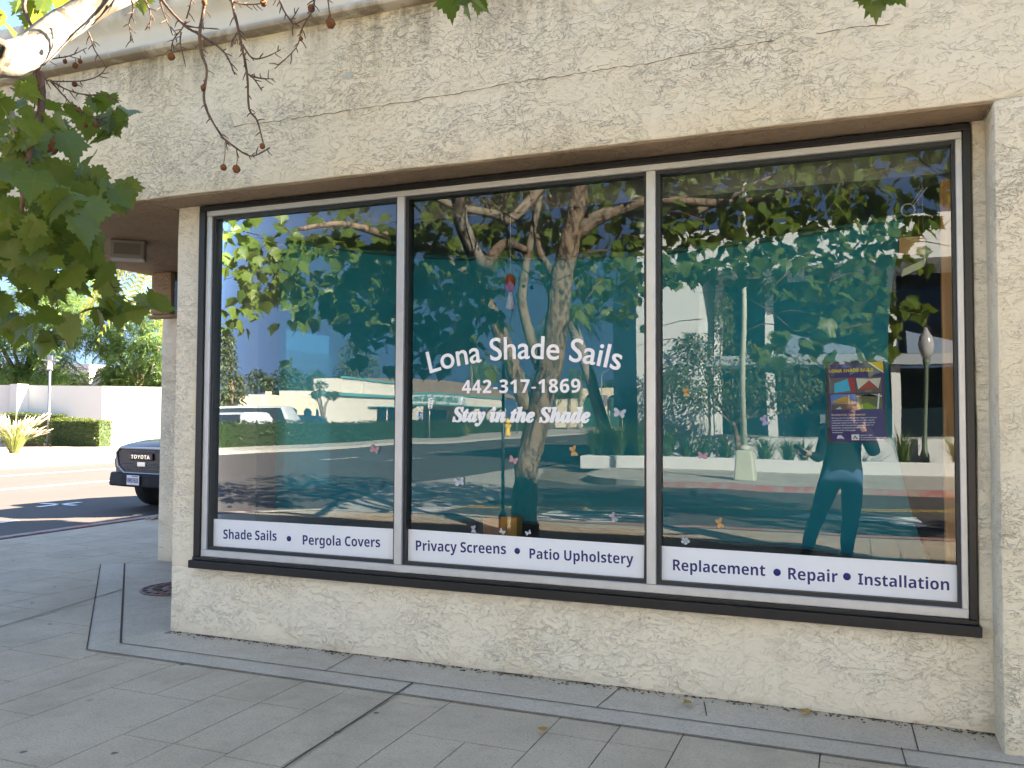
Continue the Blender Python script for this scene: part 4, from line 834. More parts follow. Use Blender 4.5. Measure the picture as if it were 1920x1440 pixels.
# white house behind the garden wall
hA = DP(330, 760, 62); hB = DP(-60, 760, 62); t = (hA-hB); t.z = 0; t.normalize(); back = Vector((-t.y, t.x, 0))
if back.dot(hA-CAM) < 0: back = -back
e = empty('white_house', (hB.x, hB.y, 0), math.atan2(t.y, t.x), 'pinkish white house with dark windows behind the garden wall', 'house'); W_ = (hA-hB).length+14
mb = MB(); mb.box(0, W_*.30, 0, 9, -.2, 5.2); mb.box(W_*.30, W_*.42, 1.2, 9, -.2, 5.0); mb.box(W_*.42, W_, 0, 9, -.2, 5.6); mb.build('wall', simple('house_white', (.62, .58, .60), .8), e)
for a, b, z0, z1, d in ((.08, .22, 3.0, 4.2, 0), (.31, .41, 2.9, 4.4, 1.2), (.70, .80, 3.2, 3.9, 0)):
    mb = MB(); mb.box(W_*a, W_*b, d-.03, d+.1, z0, z1); f = mb.build('window', M['darkglass'], e); mb = MB(); mb.box(W_*a-.08, W_*b+.08, d-.06, d-.031, z1, z1+.1); mb.box(W_*a-.08, W_*b+.08, d-.06, d-.031, z0-.1, z0); mb.build('frame', M['steel'], f)
def dl(u, v, dp, ru, rv): s = dp/F; return (DP(u, v, dp), (ru*s, ru*s*.8, rv*s))
tree('jacaranda_tree', DP(270, 800, 51)*1, 'feathery green tree with a forked trunk behind the white wall', [dl(250, 640, 51, 45, 50), dl(300, 620, 51, 45, 60), dl(215, 680, 50.5, 32, 28), dl(310, 690, 50.5, 28, 26), dl(270, 560, 52, 60, 40), dl(205, 610, 52, 40, 40)], 1500, 'feather', .85, M['jac'], .32, 'bark', 'feathery trees behind the white wall', .35).location.z = 0
tree('jacaranda_tree', DP(20, 800, 50)*1, 'tall dense feathery tree at the far left behind the white wall', [dl(20, 640, 50, 60, 60), dl(95, 650, 50, 60, 55), dl(60, 570, 51, 70, 50), dl(140, 600, 51, 50, 55), dl(-30, 600, 50, 50, 70), dl(110, 710, 49.6, 60, 22), dl(10, 705, 49.6, 55, 28), dl(130, 540, 53, 70, 35)], 2200, 'feather', .85, M['jac'], .32, 'bark', 'feathery trees behind the white wall', .35)
def palm(base, top, label, nf, L_, lm, trunk_r=.2, droop=1.0, pin=.5, group=None, az=None, mat='palm'):
    base, top = Vector(base), Vector(top); e = empty('palm_tree', base, 0, label, 'palm tree', group); mb = MB()
    P = smooth_path([base, base.lerp(top, .5)+Vector((.06, 0, 0)), top], 8); mb.tube(P, lerp_list([trunk_r*1.15, trunk_r, trunk_r*.85], len(P)), 12, True, .05); inv(e, mb.build('trunk', M['palmbark'], e))
    V, Fc, T_ = [], [], []
    for f_ in range(nf):
        a = az(f_) if az else f_*2.4+random.uniform(-.2, .2); el = random.uniform(-.3, 1.15); d = Vector((math.cos(a)*math.cos(el), math.sin(a)*math.cos(el), math.sin(el))); s = Vector((-math.sin(a), math.cos(a), 0)); l = L_*random.uniform(.8, 1.1); tt = random.random(); N = 22; pr = None
        for i in range(N+1):
            q = i/N; p = top+d*l*q+Vector((0, 0, -droop*l*.62*q*q)); w_ = .018*(1-q)+.004
            if pr is not None and i > 2:
                ll = pin*math.sin(math.pi*min(1, .12+.86*q))*random.uniform(.85, 1.1)
                for sg in (1, -1):
                    n = len(V); tip = p+s*sg*ll*.55+(p-pr).normalized()*ll*.45+Vector((0, 0, -ll*random.uniform(.45, .8))); mid = p+s*sg*ll*.35+(p-pr).normalized()*ll*.25
                    V += [tuple(p-(p-pr)*.22), tuple(p+(p-pr)*.22), tuple(mid+(p-pr)*.18), tuple(tip), tuple(mid-(p-pr)*.18)]; Fc.append((n, n+1, n+2, n+3, n+4)); T_.append(tt*.6+random.random()*.4)
            pr = p
    me = bpy.data.meshes.new('fronds'); me.from_pydata(V, [], Fc); at = me.attributes.new('tint', 'FLOAT', 'FACE'); at.data.foreach_set('value', T_); inv(e, link('crown', me, lm, e)); return e
M['palmbark'] = barkmat('palm_bark', (.16, .13, .10), (.33, .29, .24))
pb = DP(345, 700, 40); palm((pb.x, pb.y, 0), DP(300, 478, 40), 'palm with sunlit yellow green fronds drooping beyond the entrance soffit', 34, 4.3, M['palmleaf'], .2, 1.35, .8)

# ---- grey pickup truck parked at the kerb of the side street, facing the camera
M['carpaint'] = simple('dark_grey_paint', (.030, .036, .050), .22, .55, .6, .03); M['tyre'] = simple('tyre_rubber', (.015, .015, .015), .8); M['chrome'] = simple('chrome', (.6, .6, .6), .2, .9); M['lens'] = simple('headlight_lens', (.55, .60, .66), .08, .1, .8); M['wind'] = simple('windscreen', (.02, .03, .035), .04, 0, .8)
TK = empty('pickup_truck', (-11.10, 6.35, ROADZ), R(-8), 'dark grey pickup truck parked facing the camera by the corner', 'truck')
def loft(secs, mat, name, parent, bev=.03):
    mb = MB(); rings = []
    for y, prof_ in secs: rings.append([mb.bm.verts.new((x, y, z)) for x, z in prof_+[(-x, z) for x, z in prof_[::-1]]])
    n = len(rings[0])
    for r0, r1 in zip(rings, rings[1:]):
        for i in range(n): mb.bm.faces.new((r0[i], r0[(i+1) % n], r1[(i+1) % n], r1[i]))
    mb.bm.faces.new(rings[0][::-1]); mb.bm.faces.new(rings[-1]); o = mb.build(name, mat, parent); o.data.shade_smooth(); o.data.set_sharp_from_angle(angle=R(35)); return o
S = lambda w0, w1, w2, z0, z1, z2, zc: [(w0, z0), (w1, z1), (w2, z2), (w2*.72, zc-.012), (.0001, zc)]
hood = loft([(.04, S(.66, .76, .66, .52, .84, 1.02, 1.08)), (.16, S(.80, .88, .76, .5, .9, 1.08, 1.14)), (.5, S(.88, .94, .82, .5, .95, 1.13, 1.19)), (1.35, S(.90, .95, .86, .5, .98, 1.18, 1.25)), (1.55, S(.90, .95, .88, .5, 1.0, 1.2, 1.26)), (5.35, S(.90, .95, .93, .5, 1.0, 1.15, 1.16))], M['carpaint'], 'body', TK)
cab = loft([(1.45, S(.86, .86, .84, 1.1, 1.15, 1.2, 1.22)), (2.15, S(.86, .84, .66, 1.1, 1.25, 1.74, 1.80)), (3.7, S(.86, .84, .66, 1.1, 1.25, 1.76, 1.82)), (4.0, S(.86, .84, .72, 1.1, 1.2, 1.5, 1.52))], M['carpaint'], 'cab', TK)
mb = MB(); mb.poly([(-.74, 1.50, 1.27), (.74, 1.50, 1.27), (.60, 2.10, 1.77), (-.60, 2.10, 1.77)]); mb.build('windscreen', M['wind'], cab)
for sg in (-1, 1): mb = MB(); mb.poly([(sg*.862, 2.0, 1.27), (sg*.862, 3.6, 1.27), (sg*.70, 3.55, 1.70), (sg*.72, 2.3, 1.70)]); mb.build('side_glass', M['wind'], cab)
gr = [(-.56, 1.06), (.56, 1.06), (.66, .98), (.62, .76), (.44, .64), (-.44, .64), (-.62, .76), (-.66, .98)]
mb = MB(); mb.prism([(x, .02, z) for x, z in gr], [(x, .10, z) for x, z in gr]); grille = mb.build('grille', M['black'], TK)
mb = MB(); mb.tube([(x, .012, z) for x, z in gr+gr[:1]], .020, 6, False); mb.build('surround', simple('grille_surround', (.35, .36, .37), .3, .7), grille)
mb = MB()
for row, z in enumerate((.70, .745, .79, 1.0, 1.035)):
    for i in range(-9, 10):
        xx = i*.066+(row % 2)*.033
        if abs(xx) < .56-.25*max(0, .76-z)*3: mb.tube([(xx-.03, .012, z), (xx-.012, .008, z+.018), (xx+.012, .008, z+.018), (xx+.03, .012, z)], .004, 4)
mb.build('mesh', M['steel'], grille)
mb = MB(); mb.box(-.30, .30, -.012, .02, .86, .98); mb.bevel(.03, 2); mb.build('badge_plate', M['black'], grille)
place_text('lettering', text_mesh('TOYOTA', 1, INTER, .03, spacing=1.1), M['chrome'], (0, -.016, .888), 0, 90, fit=.48, h=.065, parent=grille)
mb = MB(); mb.box(-.10, .10, .0, .018, .76, .83); mb.build('sensor_cover', M['lens'], grille)
for sg in (-1, 1):
    mb = MB(); mb.prism([(sg*.68, .06, .86), (sg*.86, .16, .88), (sg*.90, .36, 1.0), (sg*.76, .10, 1.02), (sg*.68, .05, .99)], [(sg*.60, .2, .86), (sg*.78, .3, .88), (sg*.85, .45, 1.0), (sg*.70, .25, 1.02), (sg*.60, .2, .99)]); mb.build('headlight', M['lens'], TK)
bp = [(-.94, .30), (-.90, .04), (-.70, -.09), (-.35, -.13), (.35, -.13), (.70, -.09), (.90, .04), (.94, .30)]
mb = MB(); mb.prism([(x, y, .42) for x, y in bp]+[(.8, .3, .42), (-.8, .3, .42)], [(x*.98, y+.02, .64) for x, y in bp]+[(.8, .3, .64), (-.8, .3, .64)]); mb.bevel(.03, 2); bump_ = mb.build('bumper', simple('bumper_black', (.010, .011, .013), .6, 0, .25), TK)
mb = MB(); mb.box(-.155, .155, -.152, -.145, .46, .62); lp = mb.build('license_plate', simple('plate_white', (.62, .63, .66), .4), TK); place_text('lettering', text_mesh('09857633', 1, INTER, .02), M['navy'], (0, -.154, .50), 0, 90, fit=.27, h=.075, parent=lp)
mb = MB(); mb.box(-.03, .13, -.1525, -.151, .598, .61); mb.build('sticker', simple('plate_red', (.4, .05, .04)), lp)
def wheel(parent, x, y, r=.385, wd=.26, rim='steel'):
    mb = MB(); mb.lathe([(r*.62, -wd/2), (r*.93, -wd/2), (r, -wd*.36), (r, wd*.36), (r*.93, wd/2), (r*.62, wd/2)], (0, 0, 0), 28, 'x'); o = mb.build('wheel', M['tyre'], parent); o.location = (x, y, r)
    mb = MB(); mb.lathe([(.05, -wd/2+.03), (r*.60, -wd/2+.01), (r*.62, -wd/2+.01), (r*.62, wd/2-.01), (r*.60, wd/2-.01), (.05, wd/2-.03)], (0, 0, 0), 20, 'x'); mb.build('rim', M[rim], o); return o
for x in (-.79, .79):
    for y in (.92, 4.15): wheel(TK, x, y)
mb = MB()
for x in (-.95, .95):
    for y in (.92, 4.15): mb.tube([(x*.985, y+.47*math.cos(a), .40+.47*math.sin(a)) for a in [i*math.pi/12 for i in range(13)]], .035, 6)
mb.build('fender_flare', M['black'], TK)
for sg in (-1, 1): mb = MB(); mb.box(sg*1.0-.09, sg*1.0+.09, 1.75, 1.87, 1.14, 1.32); mb.bevel(.03, 2); mb.build('mirror', M['black'], TK)

# ================================================================ the street behind the camera, seen only in the panes
def car(label, p, rz, c, L_=4.5, W_=1.8, H_=1.5, van=False, name='parked_car'):
    e = empty(name, (p[0], p[1], p[2] if len(p) > 2 else 0), rz, label, 'van' if van else 'car', 'cars parked behind the hedge'); pt = simple('car_paint', c, .25, .3, .6, .02)
    q = lambda a, b, z0, z1: [(a, z0), (a, z1), (a*.9, z1+.01), (a*.5, z1+.02), (.0001, z1+.03)]
    loft([(-L_/2, q(W_*.42, 0, .35, .65)), (-L_*.46, q(W_*.48, 0, .25, .85 if not van else 1.0)), (L_*.3, q(W_*.5, 0, .25, .95)), (L_*.47, q(W_*.48, 0, .3, .9)), (L_/2, q(W_*.42, 0, .4, .75))], pt, 'body', e)
    y0, y1, y2, y3 = (-.30, -.16, .34, .46) if not van else (-.42, -.30, .46, .49); q2 = lambda a, b, z0, z1: [(a, z0), (a*.98, z0+.02), (b, z1-.06), (b*.8, z1), (.0001, z1+.02)]
    cb = loft([(L_*y0, q2(W_*.47, W_*.44, .86, .94)), (L_*y1, q2(W_*.47, W_*.40, .86, H_)), (L_*y2, q2(W_*.47, W_*.40, .86, H_)), (L_*y3, q2(W_*.47, W_*.42, .86, 1.0))], pt, 'cab', e)
    mb = MB(); mb.poly([(-W_*.41, L_*(y0+.02)-.01, 1.0), (W_*.41, L_*(y0+.02)-.01, 1.0), (W_*.36, L_*y1-.03, H_-.09), (-W_*.36, L_*y1-.03, H_-.09)]); mb.build('windscreen', M['wind'], cb)
    for sg in (-1, 1): mb = MB(); mb.poly([(sg*W_*.478, L_*(y1-.06), .98), (sg*W_*.478, L_*y2, .98), (sg*W_*.425, L_*(y2-.03), H_-.11), (sg*W_*.425, L_*(y1+.02), H_-.11)]); mb.build('side_glass', M['wind'], cb)
    for x in (-W_*.43, W_*.43):
        for y in (-L_*.31, L_*.30): wheel(e, x, y, .32, .2, 'chrome')
    for sg in (-1, 1): mb = MB(); mb.ball((sg*W_*.36, -L_*.475, .68), .11, 8, 1.2, .5, .7); mb.build('headlight', M['lens'], e)
p = RX(450, 795, -31.5); car('white sport utility car nosing out behind the hedge', (p.x, p.y, 0), R(-75), (.62, .62, .64), 4.6, 1.9, 1.65)
p = RX(555, 795, -31.0); car('white van parked in front of the cream building', (p.x-2.5, p.y, 0), R(75), (.66, .66, .64), 5.2, 2.0, 2.05, True, 'parked_van')
p = RX(640, 795, -31.0); car('dark blue car parked in front of the white bank wing', (p.x-2.5, p.y, 0), R(80), (.02, .045, .12), 4.5, 1.8, 1.5)
hedge('street_hedge', [(-27.1, -23.0), (-28.2, -53)], 1.12, 1.6, 'long loose hedge along the far side of the side street', 6500, .17, 'dkleaf')
hedge('street_hedge', [(-32.5, -60), (-33.5, -82)], 1.2, 2.0, 'shorter hedge in front of the bank posts', 2200, .2, 'dkleaf')
for u, v, h, lb in ((865, 817, 1.0, 'rounded light green shrub beside the small lot sign'), (700, 822, 1.0, 'small shrub ending the long street hedge')):
    p = RG(u, v); e = empty('shrub', p, 0, lb, 'shrub'); blades(e, 260, h, 1.5, M['blade'], width=.03)
M['teal'] = simple('teal_trim', (.08, .27, .26), .6); M['creamw'] = simple('cream_wall', (.64, .55, .40), .8, 0, .3, .06, .6); M['bankw'] = simple('bank_wall', (.60, .55, .47), .8, 0, .3, .05, .6); M['tile'] = simple('roof_tile', (.25, .17, .12), .8, 0, .3, .3, 1.5)
def yv(u, X=-40.0): return RX(u, 760, X).y
def fbox(mb, u0, u1, x0, x1, z0, z1, X=-40.0): a, b = sorted((yv(u0, X), yv(u1, X))); mb.box(x0, x1, a, b, z0, z1)
# cream building with arched windows
e = empty('cream_building', (-40, yv(545), 0), 0, 'low cream building with arched dark windows behind the van', 'building')
mb = MB(); fbox(mb, 494, 597, -42, -40, -.2, 3.0); fbox(mb, 500, 505, -40.0, -39.8, -.2, 3.25); inv(e, mb.build('wall', M['creamw'], e))
for u0, u1 in ((537, 553), (565, 580), (590, 596)):
    a, b = sorted((yv(u0), yv(u1))); n = 8; pts = [(a, .3), (b, .3)]+[((a+b)/2+(b-a)/2*math.cos(i*math.pi/n), 1.72+.38*math.sin(i*math.pi/n)) for i in range(n+1)]
    mb = MB(); mb.prism([(-40.05, y, z) for y, z in pts], [(-39.95, y, z) for y, z in pts]); inv(e, mb.build('window', M['darkglass'], e))
# bank with teal trim, posts and a hipped tile roof
e = empty('bank_building', (-40, yv(850), 0), 0, 'white bank with teal trim, square posts and a tiled hip roof', 'building')
mb = MB(); fbox(mb, 598, 762, -44, -40.2, -.2, 3.55); fbox(mb, 660, 762, -44, -41.0, 3.56, 4.8); fbox(mb, 690, 700, -40.98, -40.8, 3.6, 4.7); fbox(mb, 762, 945, -40.5, -39.6, 2.72, 3.7); fbox(mb, 762, 945, -52, -43, -.2, 2.71); inv(e, mb.build('wall', M['bankw'], e))
mb = MB(); fbox(mb, 597, 762, -40.25, -39.95, 3.30, 3.56); fbox(mb, 659, 763, -41.1, -40.85, 4.80, 4.98); fbox(mb, 761, 946, -40.6, -39.45, 3.7, 3.9); fbox(mb, 761, 946, -40.55, -39.5, 2.58, 2.72); fbox(mb, 688, 758, -40.15, -39.9, 2.35, 2.45); inv(e, mb.build('trim', M['teal'], e))
for u in (787, 888, 925, 945):
    mb = MB(); fbox(mb, u-5, u+5, -40.4, -39.7, -.2, 2.575); inv(e, mb.build('post', M['bankw'], e))
for u0, u1, X in ((707, 727, -40.18), (731, 752, -40.18), (800, 880, -42.97), (895, 918, -42.97)):
    mb = MB(); a, b = sorted((yv(u0), yv(u1))); mb.box(X-.05, X+.05, a, b, .2, 2.4 if u0 < 760 else 2.15); inv(e, mb.build('window', M['darkglass'], e))
a, b = yv(764), yv(980); mb = MB(); mb.prism([(-39.6, a+.2, 3.91), (-39.6, b, 3.91), (-52, b, 3.91), (-52, a+.2, 3.91)], [(-43.5, a-3.6, 5.6), (-43.5, b+3, 5.6), (-47, b+3, 5.6), (-47, a-3.6, 5.6)]); inv(e, mb.build('roof', M['tile'], e))
mb = MB(); fbox(mb, 772, 862, -39.6, -39.5, 2.74, 3.66); sg_ = mb.build('sign_panel', simple('sign_back', (.52, .55, .52), .6), e); inv(e, sg_)
o = place_text('lettering', text_mesh('San Diego County Credit Union', 1, INTER, .03), M['teal'], (0, 0, 0), 0, 90, fit=abs(yv(770)-yv(846))); o.location = (-39.44, (yv(770)+yv(846))/2, 2.98); o.rotation_euler = (R(90), 0, R(90)); o.parent = e; inv(e, o); 
for v in o.data.vertices: v.co.y *= 1.5
mb = MB(); mb.lathe([(.0, .02), (.42, .02), (.42, .08), (.0, .08)], (-39.5, yv(854), 3.2), 20, 'x'); inv(e, mb.build('emblem', M['letter'], e)); mb = MB(); mb.tube([(-39.40, yv(854)+.22*math.cos(a*.5), 3.2+.22*math.sin(a*.5)) for a in range(-2, 10)], .06, 6); inv(e, mb.build('emblem', M['teal'], e))
# arched building far down the side street
e = empty('arched_building', (-32.5, -112, 0), 0, 'cream building with two tall arches far down the side street', 'building'); ya = 112.0
def ax(u): return WY(u, 770, ya).x
zt = WY(1140, 728, ya).z
mb = MB(); out = [(ax(1082), 0), (ax(1082), zt), (ax(1190), zt), (ax(1190), 0)]
def arch(u0, u1, z1): a, b = ax(u0), ax(u1); return [(b, 0)]+[((a+b)/2+(b-a)/2*math.cos(i*math.pi/8), z1-(b-a)/2+(b-a)/2*math.sin(i*math.pi/8)) for i in range(9)]+[(a, 0)]
A1, A2 = arch(1090, 1119, WY(0, 746, ya).z), arch(1136, 1166, WY(0, 747, ya).z)
ring_ = [(ax(1082), 0), (ax(1082), zt), (ax(1190), zt), (ax(1190), 0)]+A2+A1
mb.prism([(x, -112+.1, z) for x, z in ring_], [(x, -113, z) for x, z in ring_]); mb.box(ax(1040), ax(1081.5), -113, -111.9, 0, zt*.75); inv(e, mb.build('wall', M['creamw'], e))
for A in (A1, A2): mb = MB(); mb.prism([(x, -112.4, z) for x, z in A], [(x, -112.6, z) for x, z in A]); inv(e, mb.build('window', simple('green_glass', (.03, .10, .085), .2), e))
# modern white building across the front street
E_ = empty('modern_building', (0, -21.6, 0), 0, 'modern white building with deep dark window bays across the street', 'building')
def bpart(name, mat, boxes): 
    mb = MB()
    for b in boxes: mb.box(*b)
    return inv(E_, mb.build(name, mat, E_))
YF = -21.6
bpart('wall', M['white'], [(-6.35, -4.45, YF-6, YF, -.2, 6.6), (-6.34, 16, YF-3.0, YF+.05, 5.95, 7.25), (-4.449, 16, YF-.5, YF-.1, -.2, .92)])
bpart('roof', M['white'], [(-6.3, 16, YF-12, YF-3.0, 5.9, 7.0)])
bpart('column', M['white'], [(-4.20, -3.98, YF-1.9, YF-1.5, .93, 5.94)]); bpart('column', M['white'], [(-2.55, -2.30, YF-1.9, YF-1.5, .93, 5.94)]); bpart('column', M['white'], [(.95, 1.2, YF-1.9, YF-1.5, .93, 5.94)]); bpart('column', M['white'], [(4.2, 4.45, YF-1.9, YF-1.5, .93, 5.94)])
bpart('beam', simple('grey_beam', (.28, .30, .32), .6), [(-4.44, 16, YF-2.2, YF-1.2, 3.15, 3.45)])
bpart('window', M['darkglass'], [(-4.44, 16, YF-3.2, YF-2.9, .93, 3.14), (-4.44, 16, YF-3.2, YF-2.9, 3.46, 5.94)])
bpart('dark_panel', simple('dark_blue_panel', (.012, .035, .06), .3), [(-7.1, -6.352, YF-5, YF-.02, 1.6, 5.7), (-6.9, -6.352, YF-5, YF-.3, -.2, 1.599)])
for x_ in (-1.9, 1.4, 5): 
    mb = MB(); mb.prism([(x_, YF-1.2, 3.46), (x_+1.9, YF-1.2, 3.46), (x_+1.9, YF-2.6, 3.46), (x_, YF-2.6, 3.46)], [(x_, YF-1.3, 4.1), (x_+1.9, YF-1.3, 3.62), (x_+1.9, YF-2.6, 3.62), (x_, YF-2.6, 4.1)]); inv(E_, mb.build('skylight', simple('skylight_glass', (.22, .27, .34), .15, .2), E_))
bpart('meter_box', M['steel'], [(-1.02, -.86, YF-2.88, YF-2.8, 1.4, 1.7)])
mb = MB(); mb.box(-7.7, 14, -20.25, -19.95, -.05, .34); mb.box(-7.7, -7.4, -21.5, -20.26, -.05, .34); mb.bevel(.02, 1); pk = mb.build('planter_wall', M['white']); tag(pk, 'low white planter wall along the far pavement', 'planter')
sheet('planting_bed', [[(-7.4, -21.6), (14, -21.6), (14, -20.25), (-7.4, -20.25)]], .20, M['earth'])
for i, (u, h, lb) in enumerate([(1115, 1.2, 'left end of the white planter'), (1160, 1.3, 'planter, second from its left end'), (1200, 1.2, 'planter by the dark panel'), (1250, 1.15, 'planter under the small tree'), (1285, .75, 'planter, low clump left of the light pole'), (1318, .85, 'planter, nearest left of the light pole base'), (1360, .85, 'planter behind the light pole'), (1432, .9, 'planter right of the light pole'), (1475, .9, 'planter, second right of the light pole'), (1508, .85, 'planter left of the person'), (1690, 1.1, 'planter left of the globe lamp'), (1800, .9, 'planter right of the globe lamp')]):
    p = RY(u, 850, 20.75); e = empty('flax_clump', (p.x, -20.75+.1, .20), 0, 'spiky green flax clump in the white '+lb.replace('left end of the white planter', 'planter, at its left end'), 'plant', 'flax clumps in the white planter'); blades(e, 90 if i > 3 else 170, h, .75, M['flax'], width=.018)
c5 = [(RY(u, v, yq), (.0155*a, .8, .0155*b)) for u, v, yq, a, b in [(1300, 700, 20.2, 60, 60), (1380, 690, 20.3, 70, 60), (1460, 700, 20.2, 65, 55), (1260, 730, 20.1, 40, 45), (1330, 745, 20.1, 60, 35), (1420, 750, 20.1, 70, 35), (1500, 720, 20.2, 40, 45), (1355, 600, 20.3, 22, 55), (1300, 650, 20.2, 40, 30)]]
M['ficus'] = leafmat('small_leaf', (.035, .065, .018), (.15, .16, .06), .25, .4)
tree('street_tree', (RY(1385, 860, 20.5).x, -20.5, .2), 'small leaved bushy tree growing out of the white planter', c5, 4200, 'leaf', .15, M['ficus'], .07, 'bark')
# lamps, posts and signs
p = RG(1397, 902); e = empty('street_light', (p.x, p.y, 0), 0, 'pale green street light pole on a flared concrete base', 'street light'); M['polegreen'] = simple('pale_green_paint', (.42, .43, .33), .6)
mb = MB(); mb.prism([(-.24, -.24, 0), (.24, -.24, 0), (.24, .24, 0), (-.24, .24, 0)], [(-.18, -.18, .72), (.18, -.18, .72), (.18, .18, .72), (-.18, .18, .72)]); mb.bevel(.04, 2); mb.build('base', M['polegreen'], e)
mb = MB(); mb.tube([(0, 0, .72), (0, 0, 7.2)], [.075, .06], 10); mb.lathe([(.13, .72), (.13, .78), (.09, .84), (.0, .84)], n=12); mb.build('pole', M['polegreen'], e)
p = RG(1735, 887); e = empty('globe_lamp', (p.x, p.y, 0), 0, 'ornamental green lamp post topped by an acorn globe', 'lamp post'); M['dkgreen'] = simple('dark_green_iron', (.10, .13, .09), .5)
mb = MB(); mb.lathe([(.22, 0), (.22, .12), (.15, .2), (.13, .5), (.08, .6), (.065, 1.2), (.05, 3.0), (.09, 3.1), (.10, 3.2), (.0, 3.2)], n=14); mb.build('post', M['dkgreen'], e)
mb = MB(); mb.lathe([(.08, 3.2), (.17, 3.4), (.20, 3.6), (.16, 3.8), (.08, 3.92), (.03, 4.05), (0, 4.06)], n=14); mb.build('globe', simple('milky_globe', (.34, .32, .31), .2), e)
p = RG(945, 1003); e = empty('sign_post', (p.x, p.y, 0), 0, 'slim dark sign post standing beside the sycamore trunk', 'post'); mb = MB(); mb.tube([(0, 0, 0), (0, 0, 2.2)], .022, 8); mb.build('pole', M['black'], e); mb = MB(); mb.lathe([(.06, 0), (.06, .25), (.03, .3), (0, .3)], n=10); mb.build('sleeve', M['black'], e)
def sign(name, u, v, w_, h_, zb, lines, mat, txt, label, rz=R(90), yy=None):
    p = RG(u, v); e = empty(name, (p.x, p.y, 0), rz, label, 'sign'); mb = MB(); mb.tube([(0, 0, 0), (0, 0, zb+h_)], .035, 7); mb.build('post', M['steel'], e); mb = MB(); mb.box(-w_/2, w_/2, -.06, -.036, zb, zb+h_); mb.bevel(.01, 1); mb.build('panel', mat, e)
    for i, s in enumerate(lines): place_text('lettering', text_mesh(s, 1, INTER, .03), txt, (0, -.064, zb+h_*(1-(i+.85)/len(lines))), 0, 90, fit=w_*.75, h=h_*.55/len(lines), parent=e)
sign('parking_sign', 806, 822, .52, .72, 2.0, ['NO', 'PARKING', 'ANY', 'TIME'], M['letter'], M['black'], 'white no parking sign on a thin post above the street hedge')
sign('lot_sign', 861, 813, .6, .6, 1.2, [], M['letter'], M['black'], 'small blank white sign on a short post by the bank')
e = empty('accessible_sign', (-39.66, yv(787), 1.0), R(90), 'blue accessible parking sign on a bank post', 'sign'); mb = MB(); mb.box(-.25, .25, -.03, 0, 0, .9); mb.build('panel', simple('sign_blue', (.02, .07, .32), .5), e); mb = MB(); mb.tube([(-.06, -.035, .7), (-.06, -.035, .4), (.1, -.035, .4), (.14, -.035, .2)], .03, 5); mb.ball((-.06, -.04, .78), .06, 7); mb.build('symbol', M['letter'], e)
p = RG(957, 816); e = empty('fire_hydrant', (p.x, p.y, 0), 0, 'yellow fire hydrant on the far corner', 'hydrant'); mb = MB(); mb.lathe([(.32, 0), (.32, .1), (.22, .15), (.22, 1.0), (.30, 1.02), (.30, 1.12), (.2, 1.3), (.06, 1.4), (0, 1.42)], n=12); yb = simple('hydrant_yellow', (.62, .42, .06), .5); mb.build('body', yb, e)
for sg in (-1, 1): mb = MB(); mb.lathe([(.13, 0), (.13, .36), (.17, .36), (.17, .42), (0, .42)], n=10); o = mb.build('outlet', yb, e); o.location = (0, 0, .78); o.rotation_euler = (R(90*sg), 0, R(0))
p = RG(975, 814); e = empty('street_name_sign', (p.x, p.y, 0), R(60), 'stack of teal street name signs on a pole at the far corner', 'sign'); mb = MB(); mb.tube([(0, 0, 0), (0, 0, 6.2)], .05, 8); mb.build('pole', M['steel'], e)
for z_, rz_ in ((5.6, 0), (5.1, 1.4), (4.4, .4)): mb = MB(); mb.box(-.65, .65, -.02, .02, z_, z_+.42); o = mb.build('blade', simple('sign_teal', (.02, .36, .30), .5), e); o.rotation_euler = (0, 0, rz_)
p = RY(1142, 800, 90); e = empty('traffic_light', (p.x, p.y, 0), R(160), 'traffic light showing red at the far junction', 'traffic light'); mb = MB(); mb.tube([(0, 0, 0), (0, 0, 3.2)], .09, 8); mb.build('pole', M['steel'], e); mb = MB(); mb.box(-.22, .22, -.2, .2, 2.3, 3.5); mb.build('housing', M['black'], e)
mt = NT('red_signal'); mt.p.inputs['Emission Color'].default_value = (1, .03, .06, 1); mt.p.inputs['Emission Strength'].default_value = 3; mt.col((.5, .02, .03)); mb = MB(); mb.lathe([(.15, -.05), (.13, .0), (0, .02)], (0, 0, 0), 12, 'y'); o = mb.build('lamp', mt.m, e); o.location = (0, .22, 3.25)
p = RY(1127, 800, 95); e = empty('banner_pole', (p.x, p.y, 0), 0, 'street pole with a picture banner and a curved lamp arm', 'street light'); mb = MB(); mb.tube(smooth_path([(0, 0, 0), (0, 0, 5), (0, 0, 6.6), (.4, 0, 6.9), (1.0, 0, 7.2)]), .08, 8); mb.build('pole', M['steel'], e); mb = MB(); mb.box(.12, .75, -.02, .02, 2.7, 4.1); mb.build('banner', simple('dark_banner', (.20, .16, .17), .7, 0, .2, .6, 3), e)
